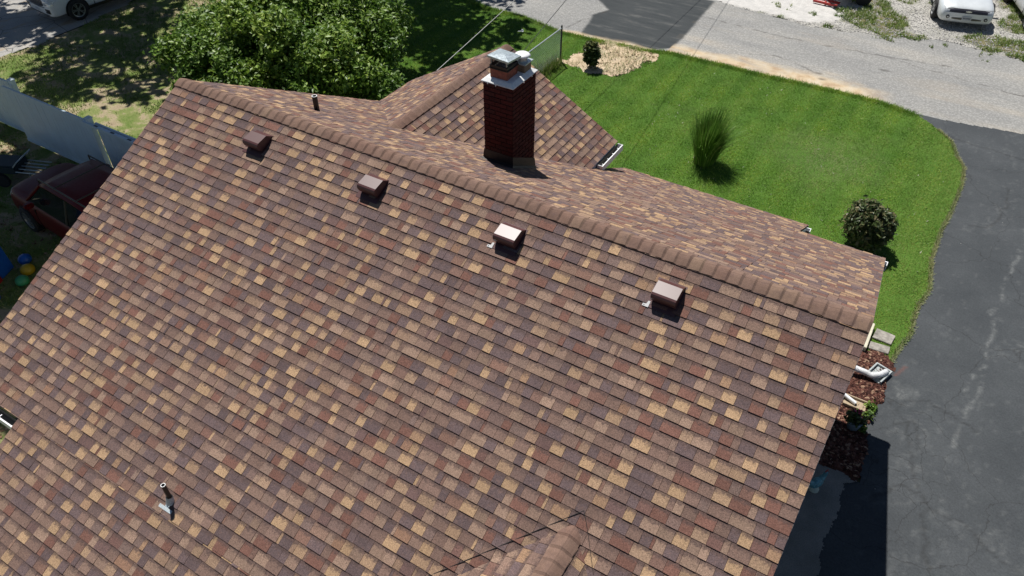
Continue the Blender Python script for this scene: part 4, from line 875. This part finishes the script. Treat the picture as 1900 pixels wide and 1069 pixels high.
def car(name,loc,rz,label,cat,col,spec,group=None):
    """x forward; spec: L,W,H, hood z, belt z, wheel r, wheelbase front/rear x, cabin x stations, front face kind"""
    e=empty(name,loc,rz,label=label,cat=cat,group=group); L_,W,H=spec['L'],spec['W'],spec['H']; hz=spec['hood']; bz=spec['belt']; z0=spec['sill']; nose=spec['nose']
    x1=L_/2;x0=-L_/2; cw,cr=spec['cowl'],spec['rear']
    st=[x1,x1-.06,x1-.25,x1-.6,(x1-.6+cw)/2,cw,cw-.5,0-.2,cr+.4,cr,x0+.5,x0+.12,x0]
    tp=[nose-.12,nose,nose+(hz-nose)*.45,nose+(hz-nose)*.75,hz-.02,hz+.03,bz,bz,bz,bz+.01,bz-.02,bz-.10,bz-.25]
    wd=[.80,.90,.965,.99,1,1,1,1,1,1,.98,.92,.82]
    zb=[z0+.1,z0,z0-.03]+[z0]*8+[z0+.02,z0+.12]
    def ring(i):
        w_=W/2*wd[i];t=tp[i];o=zb[i]
        bulge=.02 if i<6 else 0
        return [(0,t+bulge),(w_*.45,t+bulge),(w_*.55,t+bulge*.2),(w_*.80,t-.02),(w_*.93,t-.09),(w_*.985,t-.20),(w_,o+(t-o)*.42),(w_*.97,o+.08),(w_*.9,o),(0,o)]
    V,F=loft(st,ring); b=MB(); b.v=V;b.f=F; body=b.build('body',col,e,smooth=True); md=body.modifiers.new('s','SUBSURF'); md.levels=2; md.render_levels=2
    # cabin glass
    ct=spec['cabin']; cst=[p[0] for p in ct]
    def cring(i):
        z=ct[i][1]; wt=W/2*ct[i][2]; wb_=W/2*.93
        return [(0,z),(wt*.6,z-.005),(wt,z-.03),(wt+(wb_-wt)*.5,(z-.03+bz-.08)/2),(wb_,bz-.08),(0,bz-.08)]
    V,F=loft(cst,cring); b=MB(); b.v=V;b.f=F; b.build('glasshouse',MT['glass'],e,smooth=False)
    # roof panel
    rp=[p for p in ct if p[1]>H-.12]; xs=[p[0] for p in rp]
    def rring(i):
        z=rp[i][1]; wt=W/2*rp[i][2]; return [(0,z+.022),(wt*.6,z+.018),(wt+.015,z-.012),(wt+.02,z-.05),(0,z-.06)]
    V,F=loft(xs,rring); b=MB(); b.v=V;b.f=F; b.build('roof',col,e,smooth=True)
    # pillars
    def rail(p,q,r_): b=MB(); b.tube([p,q],r_,6); return b
    for s in(-1,1):
        wt=W/2*rp[0][2]; f=rp[-1] if rp[-1][0]>rp[0][0] else rp[0]; bk=rp[0] if f is rp[-1] else rp[-1]
        fr=max(ct,key=lambda p:p[0]); re=min(ct,key=lambda p:p[0])
        rail((f[0],s*W/2*f[2],f[1]-.03),(fr[0],s*W/2*.92,bz-.06),.035).build('pillar',col,e)
        rail((bk[0],s*W/2*bk[2],bk[1]-.03),(re[0],s*W/2*.92,bz-.04),.05).build('pillar',col,e)
        mx=(f[0]+bk[0])/2+.05; rail((mx,s*W/2*f[2],f[1]-.03),(mx,s*(W/2*.935),bz-.05),.03).build('pillar',MT['black'],e)
        # door lines, handle, mirror
        for dx,nm in((mx,'door_seam'),(cw-.15,'door_seam'),(cr+.3,'door_seam')):
            MB().box(dx-.004,dx+.004,s*W/2*.955-.02,s*W/2*1.0+.001,z0+.1,bz-.18).build(nm,MT['black'],e)
        MB().box(mx-.28,mx-.10,s*(W/2*.985)-.01,s*(W/2*.985)+.03,bz-.20,bz-.165).build('door_handle',col,e,bevel=.006)
        b=MB(); b.box(cw-.33,cw-.18,s*(W/2)-.01,s*(W/2)+.20*s+0*.01,bz-.02,bz+.12) if s>0 else b.box(cw-.33,cw-.18,-(W/2)-.20,-(W/2)+.01,bz-.02,bz+.12)
        b.build('mirror',col,e,bevel=.03)
        for wx_ in(spec['fw'],spec['rw']):
            # dark wheel well put in as a flat black disc on the body side
            b=MB(); r=spec['wr']*1.16; y=s*(W/2)*1.003; n=20; b.v=[(wx_+r*math.cos(math.pi*j/n-.25*(1-2*j/n)),y,spec['wr']+r*.98*math.sin(math.pi*j/n-.25*(1-2*j/n))) for j in range(n+1)]; b.f=[tuple(range(n+1))]; 
            o=b.build('wheel_well_disc',spec.get('arch',MT['black']),e)
            md=o.modifiers.new('so','SOLIDIFY'); md.thickness=.006
            wheel(e,wx_,s*(W/2-.065),spec['wr'],.23,s)
    if spec.get('rails'):
        for s in(-1,1): MB().tube([(rp[0][0],s*W/2*.72,rp[0][1]+.02),(rp[0][0],s*W/2*.70,H+.07),(rp[-1][0],s*W/2*.70,H+.07),(rp[-1][0],s*W/2*.70,rp[-1][1]+.01)],.018,8).build('roof_rail',MT['black'],e)
        for k in(.3,.7):
            xx=rp[0][0]*(1-k)+rp[-1][0]*k; MB().tube([(xx,-W/2*.70,H+.075),(xx,W/2*.70,H+.075)],.016,8).build('roof_crossbar',MT['black'],e)
    return e
from mathutils.bvhtree import BVHTree
_bvh={}
def fpanel(e,name,mat,x,y0,y1,z0,z1,curve=0,taper=0,zc=0,off=.012,ny=12,nz=3,**k):
    """strip lying on the nose of the car: every point is laid on the body surface seen from ahead"""
    if e.name not in _bvh:
        bd=[c for c in e.children if c.name.startswith('body')][0]; _bvh[e.name]=BVHTree.FromObject(bd,bpy.context.evaluated_depsgraph_get())
    T=_bvh[e.name]; b=MB(); G=[]
    for i in range(ny+1):
        y=y0+(y1-y0)*i/ny; a=abs(2*i/ny-1)**3; row=[]
        for j in range(nz+1):
            za=z0+taper*a+zc*y*y; zb_=z1-taper*a+zc*y*y; z=za+(zb_-za)*j/nz; h=T.ray_cast(Vector((6,y,z)),Vector((-1,0,0)))
            xx=h[0].x+off if h[0] is not None else x-.2; row.append((xx,y,z))
        G.append(row)
    m_=nz+1
    for row in G: b.v+=row
    n0=len(b.v)
    for row in G: b.v+=[(p[0]-.04,p[1],p[2]) for p in row]
    for i in range(ny):
        for j in range(nz): a=i*m_+j; b.f.append((a,a+m_,a+m_+1,a+1))
    rim=[i*m_ for i in range(ny+1)]+[ny*m_+j for j in range(1,m_)]+[i*m_+nz for i in range(ny-1,-1,-1)]+[j for j in range(nz-1,0,-1)]
    for a,c in zip(rim,rim[1:]+rim[:1]): b.f.append((a,c,c+n0,a+n0))
    return b.build(name,mat,e)
def onnose(e,y,z):
    fpanel; T=_bvh[e.name]; h=T.ray_cast(Vector((6,y,z)),Vector((-1,0,0))); return h[0].x if h[0] is not None else 2.2
white=paint('white_car_paint',(.72,.74,.76)); silver=paint('silver_white_paint',(.66,.69,.70),.3,.15); redp=paint('dark_red_paint',(.10,.002,.004),.45); redp.node_tree.nodes['Principled BSDF'].inputs['Coat Weight'].default_value=.08; redp.node_tree.nodes['Principled BSDF'].inputs['Specular IOR Level'].default_value=.25
# silver coupe across the road
sp=dict(L=4.8,W=1.92,H=1.36,hood=.92,belt=.94,sill=.22,nose=.72,cowl=.75,rear=-1.35,fw=1.45,rw=-1.38,wr=.34,cabin=[(-1.75,.98,.70),(-.95,1.30,.62),(-.3,1.36,.62),(.05,1.34,.62),(.95,.97,.78)])
hd=math.atan2(-.968,.25)
fc=Vector((-.18,25.05,0)); pos=fc-Vector((math.cos(hd),math.sin(hd),0))*2.4
e=car('parked_car',pos,hd,'silver coupe with a dark full-width grille parked on the gravel across the road','car',silver,sp)
fpanel(e,'grille',simple('dark_blue_grey_mesh',(.035,.035,.05),.5),2.40,-.80,.80,.60,.735,.20,zc=-.03,taper=.03)
fpanel(e,'chrome_strip',MT['white'],2.425,-.78,-.02,.565,.597,.20,zc=-.02)
for s in(-1,1):
    fpanel(e,'headlight',lampm,2.395,s*.80-(.16 if s>0 else 0),s*.80+(0 if s>0 else .16),.61,.68,.20,off=.018)
    b=MB(); b.lathe([(.062,0),(.062,.03),(.04,.035)],16); fx_=onnose(e,s*.64,.43); b.v=[(fx_-.01+z,s*.64+x,.43+y) for x,y,z in b.v]; b.build('fog_light',MT['black'],e); b=MB(); b.lathe([(.03,0),(.03,.045)],12); b.v=[(fx_-.005+z,s*.64+x,.43+y) for x,y,z in b.v]; b.build('fog_lens',lampm,e)
    # hood crease
    b=MB(); b.poly([(2.0,s*.20,.845),(2.02,s*.24,.84),(.85,s*.52,.965),(.85,s*.47,.975)]); o=b.build('hood_crease',silver,e)
fpanel(e,'lower_intake',simple('grey_brown_mesh',(.10,.09,.07),.6),2.415,-.50,.50,.35,.43,.12,taper=.02)
nx_=onnose(e,0,.45)+.02; pl_=MB().box(nx_,nx_+.012,-.16,.16,.36,.50).build('number_plate',platem,e)
b=MB()
for k in range(6): b.box(nx_+.013,nx_+.016,-.12+.042*k,-.095+.042*k,.40,.46)
b.build('plate_characters',simple('plate_ink',(.06,.07,.10),.6),pl_)
nx_=onnose(e,0,.66)+.01; MB().box(nx_,nx_+.018,-.10,.10,.645,.68).box(nx_,nx_+.0185,-.04,.04,.632,.692).build('emblem',chrome,e)
b=MB(); b.poly([(2.32,-.86,.755),(2.42,-.45,.75),(2.44,0,.75),(2.42,.45,.75),(2.32,.86,.755),(2.30,.85,.765),(2.40,.45,.762),(2.42,0,.762),(2.40,-.45,.762),(2.30,-.85,.765)]); b.build('hood_seam',MT['black'],e)
# other white car at the right edge
hd2=math.atan2(-.95,.32); fc=Vector((3.0,25.6,0)); pos=fc-Vector((math.cos(hd2),math.sin(hd2),0))*2.4
e2=car('parked_car',pos,hd2,'white car cut off by the right edge of the picture across the road','car',white,dict(sp,hood=.88))
fpanel(e2,'grille',MT['black'],2.41,-.5,.5,.55,.70,.12); fpanel(e2,'headlight',lampm,2.39,.55,.82,.62,.74,.2); fpanel(e2,'headlight',lampm,2.39,-.82,-.55,.62,.74,.2)
# white suv at left top
ss=dict(L=4.95,W=1.98,H=1.78,hood=1.10,belt=1.14,sill=.30,nose=1.0,cowl=.95,rear=-2.0,fw=1.50,rw=-1.42,wr=.385,rails=True,cabin=[(-2.35,1.12,.80),(-2.1,1.70,.70),(-1.2,1.78,.72),(0,1.78,.72),(.35,1.74,.72),(1.15,1.16,.86)])
hd3=R(-96); fcx=Vector((-29.95,7.85,0)); pos=fcx-Vector((math.cos(hd3),math.sin(hd3),0))*2.48
e=car('parked_suv',pos,hd3,'white suv with dark mesh grille parked on the pale drive at top left','suv',white,ss)
fpanel(e,'grille',MT['black'],2.50,-.52,.52,.66,.95,.14,taper=.05,zc=0)
b=MB()
for j in range(3):
    for i in range(9):
        y=-.46+.115*i+(.05 if j%2 else 0); 
        if abs(y)<.5: z=.71+.09*j; xx=onnose(e,y,z)+.014; b.box(xx,xx+.008,y-.03,y+.03,z-.006,z+.018)
b.build('grille_mesh',chrome,e)
fpanel(e,'grille_surround',chrome,2.515,-.56,.56,.625,.665,.14,zc=.05)
for s in(-1,1):
    a,c=(.55,.92); fpanel(e,'headlight',lampm,2.50,s*a if s>0 else -c,c if s>0 else -a,.80,.95,.20); fpanel(e,'headlight_trim',chrome,2.52,s*a if s>0 else -c,c if s>0 else -a,.765,.79,.20)
    fpanel(e,'fog_recess',MT['black'],2.52,.58 if s>0 else -.84,.84 if s>0 else -.58,.46,.62,.22); fpanel(e,'fog_bar',white,2.54,.58 if s>0 else -.76,.76 if s>0 else -.58,.52,.555,.22)
fpanel(e,'lower_bumper',MT['black'],2.49,-.72,.72,.28,.40,.14); fpanel(e,'skid_plate',MT['galv'],2.51,-.45,.45,.27,.295,.14); fpanel(e,'number_plate',platem,2.54,-.16,.16,.45,.56,.14)
for s in(-1,1): MB().box(-1.0,1.05,s*.99-.02,s*.99+.02,.30,.40).build('side_cladding',MT['black'],e)
# dark red suv in the shade
sr=dict(L=4.4,W=1.82,H=1.70,hood=1.02,belt=1.08,sill=.28,nose=.92,cowl=.85,rear=-1.8,fw=1.32,rw=-1.30,wr=.35,rails=True,cabin=[(-2.1,1.06,.82),(-1.85,1.6,.72),(-1.0,1.70,.74),(.1,1.69,.74),(.35,1.64,.74),(1.05,1.10,.86)])
e=car('parked_suv',(-16.95,.62,0),R(176),'dark red suv with roof rails parked in deep shade beside the white fence','suv',redp,sr)
fpanel(e,'grille',MT['black'],2.21,-.5,.5,.62,.82,.14)
for s in(-1,1): fpanel(e,'headlight',lampm,2.20,.5 if s>0 else -.82,.82 if s>0 else -.5,.72,.86,.2)
# white/grey trailer with slotted gate and a red stand, top of picture
e=empty('utility_trailer',(-4.0,25.25,0),R(14),label='grey utility trailer with slotted front panel and black tyre at the top edge',cat='trailer')
tm=simple('trailer_grey',(.42,.44,.45),.5)
MB().box(-1.2,.0,-.02,1.9,.45,.50).build('trailer_bed',tm,e)
b=MB(); b.box(-1.2,.0,-.04,-.0,.34,.42).box(-1.2,.0,-.04,0,.70,.76)
for k in range(9): b.box(-1.2+.145*k,-1.2+.145*k+.05,-.04,0,.42,.70)
b.build('slotted_panel',simple('trailer_white',(.66,.67,.67),.5),e)
we=empty('wheel',(.18,.25,.30),R(90),parent=e)
b=MB(); b.tube([(-.0,-.10,0),(0,.10,0)],.30,20); o=b.build('tyre',tyre,we); o.rotation_euler=(0,0,R(90))
e=empty('steel_stand',(-5.15,24.75,0),R(-5),label='red steel stand of two long bars with a grey post on the pale concrete',cat='stand')
rm=simple('red_enamel',(.42,.03,.025),.5)
for y in(0,.34): MB().box(-.45,.50,y-.04,y+.04,.05,.13).build('base_bar',rm,e,bevel=.01)
MB().box(-.03,.03,0,.34,.07,.12).build('cross_bar',rm,e)
MB().tube([(0,.20,.1),(0,.22,1.2)],.05,10).build('post',simple('grey_steel_post',(.5,.5,.48),.5),e)
MB().box(.40,.56,-.06,.02,.02,.08).build('foot',MT['black'],e)
# ================================================================== SMALL THINGS by the drive
# corrugated hose
pts=[Vector((-.05,5.48,.30)),Vector((.28,5.52,.20)),Vector((.49,5.56,.15)),Vector((.63,5.56,.14)),Vector((.76,5.66,.14)),Vector((.86,5.82,.13))]
def cr_(pts,n):
    out=[]
    for i in range(len(pts)-1):
        p0=pts[max(i-1,0)];p1=pts[i];p2=pts[i+1];p3=pts[min(i+2,len(pts)-1)]
        for k in range(n):
            t=k/n; out.append(.5*((2*p1)+(-p0+p2)*t+(2*p0-5*p1+4*p2-p3)*t*t+(-p0+3*p1-3*p2+p3)*t**3))
    return out+[pts[-1]]
pp=cr_(pts,26); rr_=[.056+.007*(1 if i%3 else -1) for i in range(len(pp))]
tag(MB().tube(pp,rr_,14).build('drain_hose',simple('white_plastic',(.72,.73,.74),.4),smooth=False),'white corrugated drain hose curving out from under the roof','hose')
e=empty('splash_block',(.73,5.74,.02),R(-18),label='pale grey splash tray under the end of the white corrugated hose',cat='splash block'); sg=simple('splash_grey',(.34,.37,.37),.7)
MB().box(-.14,.14,-.20,.22,0,.03).build('tray_floor',sg,e); MB().box(-.17,-.14,-.20,.22,0,.09).build('tray_side',sg,e); MB().box(.14,.17,-.20,.22,0,.09).build('tray_side',sg,e); MB().box(-.17,.17,.22,.25,0,.08).build('tray_end',sg,e)
e=empty('splash_block',(.52,4.71,.03),R(-1),label='tan stone splash block under a short straight white downspout end',cat='splash block'); tb=simple('tan_concrete',(.36,.28,.19),.9,0,.25,40)
MB().box(-.22,.20,-.11,.11,0,.03).build('tray_floor',tb,e,bevel=.004); MB().box(-.22,.20,.11,.14,0,.075).build('tray_side',tb,e,bevel=.004); MB().box(-.22,.20,-.14,-.11,0,.075).build('tray_side',tb,e,bevel=.004)
e=MB(); e.tube([(.18,4.80,.14),(.52,4.69,.09)],.038,14,False); e.tube([(.20,4.794,.137),(.521,4.69,.09)],.033,14,False); tag(e.build('downspout_end',simple('white_pipe',(.76,.77,.78),.4)),'short white pipe end lying on the tan splash block','pipe')
# stepping stones and edging
sc=simple('worn_paver',(.27,.25,.22),.95,0,.45,9)
def stone(x,y,w_,d_,rz,label):
    b=MB(); r_=random.Random(int(x*977)); n=14; top_=[(w_/2*max(-1,min(1,1.6*math.cos(2*math.pi*j/n)))*r_.uniform(.93,1.03),d_/2*max(-1,min(1,1.6*math.sin(2*math.pi*j/n)))*r_.uniform(.93,1.03)) for j in range(n)]
    b.prism(top_,'z',0,.045); o=b.build('stepping_stone',sc,bevel=.006); o.location=(x,y,.012); o.rotation_euler=(0,0,rz); tag(o,label,'stepping stone')
stone(.62,6.93,.40,.34,R(-6),'worn stepping stone in the grass beside the roof corner, farther from the mulch')
stone(.60,6.54,.40,.24,R(5),'worn stepping stone bordering the mulch bed, half grown over with grass')
tag(MB().box(.27,.37,6.28,7.12,0,.15).build('edging_curb',simple('cream_concrete',(.55,.52,.40),.85),bevel=.008),'pale cream edging curb beside the right end of the roof ridge','curb')
# statue: teal rooster on the shaded walk
e=empty('garden_statue',(.33,2.38,.02),R(60),label='teal painted bird statue standing on the shaded concrete walk',cat='statue'); tl=simple('teal_ceramic',(.10,.26,.30),.4,0,.4,30)
b=MB(); bm=bmesh.new(); bmesh.ops.create_uvsphere(bm,u_segments=16,v_segments=10,radius=.1); 
for v in bm.verts: v.co=Vector((v.co.x*1.5,v.co.y*.85,v.co.z*1.0+.20)); 
me=bpy.data.meshes.new('bird_body'); bm.to_mesh(me); bm.free(); me.materials.append(tl); link('bird_body',me,e)
MB().tube([(.08,0,.24),(.15,0,.32),(.16,0,.40)],[.06,.04,.035],10).build('neck',tl,e); MB().tube([(-.10,0,.22),(-.20,0,.34),(-.24,0,.40)],[.06,.05,.015],8).build('tail',tl,e)
MB().box(.15,.21,-.008,.008,.37,.39).box(.12,.19,-.006,.006,.42,.46).build('comb',simple('red_comb',(.3,.04,.03),.6),e); MB().lathe([(.09,0),(.09,.03),(.05,.11),(.04,.13)],14).build('plinth',simple('pale_plinth',(.45,.5,.42),.7),e)
# flower pot at mulch in shade
e=empty('flower_planter',(.60,4.12,.02),label='blue grey planter with pink flowers at the shadow edge of the mulch bed',cat='planter')
MB().lathe([(.10,0),(.14,.20),(.15,.22),(.13,.22)],18).build('pot',simple('blue_grey_pot',(.22,.28,.34),.5),e,smooth=True)
P,O_=lobes([(.60,4.12,.30,.17,.17,.10)],1500,77,cl=8,spread=.03,shell=.3); addto(leafcloud('foliage',P,.05,leafs,seed=8),e); P,O_=lobes([(.60,4.17,.36,.10,.10,.05)],300,78,cl=4,spread=.03,shell=.3); addto(leafcloud('blossoms',P,.045,simple('pink_petal',(.5,.06,.14),.6),seed=9),e)
# white litter on the lawn and debris
for (x,y,s,l) in((-14.0,16.35,.22,'white scrap of paper lying on the grass left of the fence post'),(-3.3,8.7,.05,'tiny white scrap on the lawn nearest the shed step of the roof')):
    b=MB(); b.poly([(-s/2,-s/3,.0),(s/2,-s/4,.02),(s/3,s/3,.05),(0,s/5,.02)]); b.poly([(0,s/5,.02),(s/3,s/3,.05),(-s/4,s/2,.03)]); o=b.build('litter',MT['white']); o.location=(x,y,.06); tag(o,l,'litter')
# rocks near round shrub
e=chips('edging_rocks',np.array([-1.25,-1.1,-1.0,-.95,-1.15,-1.3,-1.05]),np.array([9.05,8.95,9.1,8.8,8.75,9.3,9.25]),.02,.11,gm,60); tag(e,'handful of pale stones on the grass beside the round shrub','stones',kind='stuff')
# toys under the trees
blue=simple('blue_plastic',(.01,.10,.42),.35); redpl=simple('red_plastic',(.35,.012,.015),.4); yel=simple('yellow_plastic',(.50,.33,.01),.4); grn=simple('green_plastic',(.05,.30,.12),.4)
e=empty('toy_climber',(-17.6,-1.75,0),R(25),label='red and blue plastic toy climber cut off by the left edge',cat='toy')
b=MB(); b.prism([(-.3,0),(.3,0),(.24,.75),(.12,.95),(-.12,.95),(-.24,.75)],'y',-.10,.35); b.build('blue_panel',blue,e,bevel=.02)
b=MB(); b.prism([(-.34,0),(.34,0),(.28,.55),(.0,.80),(-.28,.55)],'y',-.62,-.14); b.build('red_panel',redpl,e,bevel=.02)
for (x,z) in((.12,.4),(-.1,.6)): 
    b=MB(); b.lathe([(.07,0),(.07,.012)],16); b.v=[(x+p[0],.352+p[2],z+p[1]) for p in b.v]; b.build('porthole',MT['black'],e)
def ball(x,y,r,m_,label):
    bm=bmesh.new(); bmesh.ops.create_icosphere(bm,subdivisions=3,radius=r); 
    for v in bm.verts:
        if v.co.z<-.6*r: v.co.z=-.6*r
        v.co.z*=.85
    me=bpy.data.meshes.new('knob'); bm.to_mesh(me); bm.free(); me.materials.append(m_); me.polygons.foreach_set('use_smooth',[True]*len(me.polygons)); o=link('toy_ball',me); o.location=(x,y,r*.55); tag(o,label,'ball','toy balls on the left yard')
ball(-17.42,-1.05,.15,blue,'blue toy ball behind the toy climber in the left yard'); ball(-17.0,-1.25,.16,yel,'yellow toy ball on the shaded left yard beside the climber'); ball(-16.75,-1.55,.15,grn,'pale green toy ball nearest the roof edge in the left yard'); ball(-16.75,-2.25,.14,blue,'blue toy ball lowest at the left edge of the picture')
# garden cart / rack in the shade
e=empty('garden_cart',(-20.9,.95,0),R(28),label='dark garden cart with bright metal bars in the shade at the left edge',cat='cart'); dk=simple('dark_teal_steel',(.015,.03,.038),.6)
MB().box(-.55,.35,-.3,.3,.35,.60).build('tub',dk,e,bevel=.03)
for k in range(5): MB().tube([(.35,-.32+.15*k,.45),(1.0,-.32+.15*k,.40)],.016,8).build('bar',steel,e)
MB().tube([(.35,-.34,.60),(.5,-.34,.75),(.5,.34,.75),(.35,.34,.60)],.018,8).build('handle',steel,e)
for s in(-1,1):
    MB().tube([(-.1,s*.36-.04,.2),(-.1,s*.36+.04,.2)],.2,16).build('wheel',tyre,e)
MB().tube([(.7,-.3,0),(.7,-.3,.42)],.02,8).build('leg',steel,e)
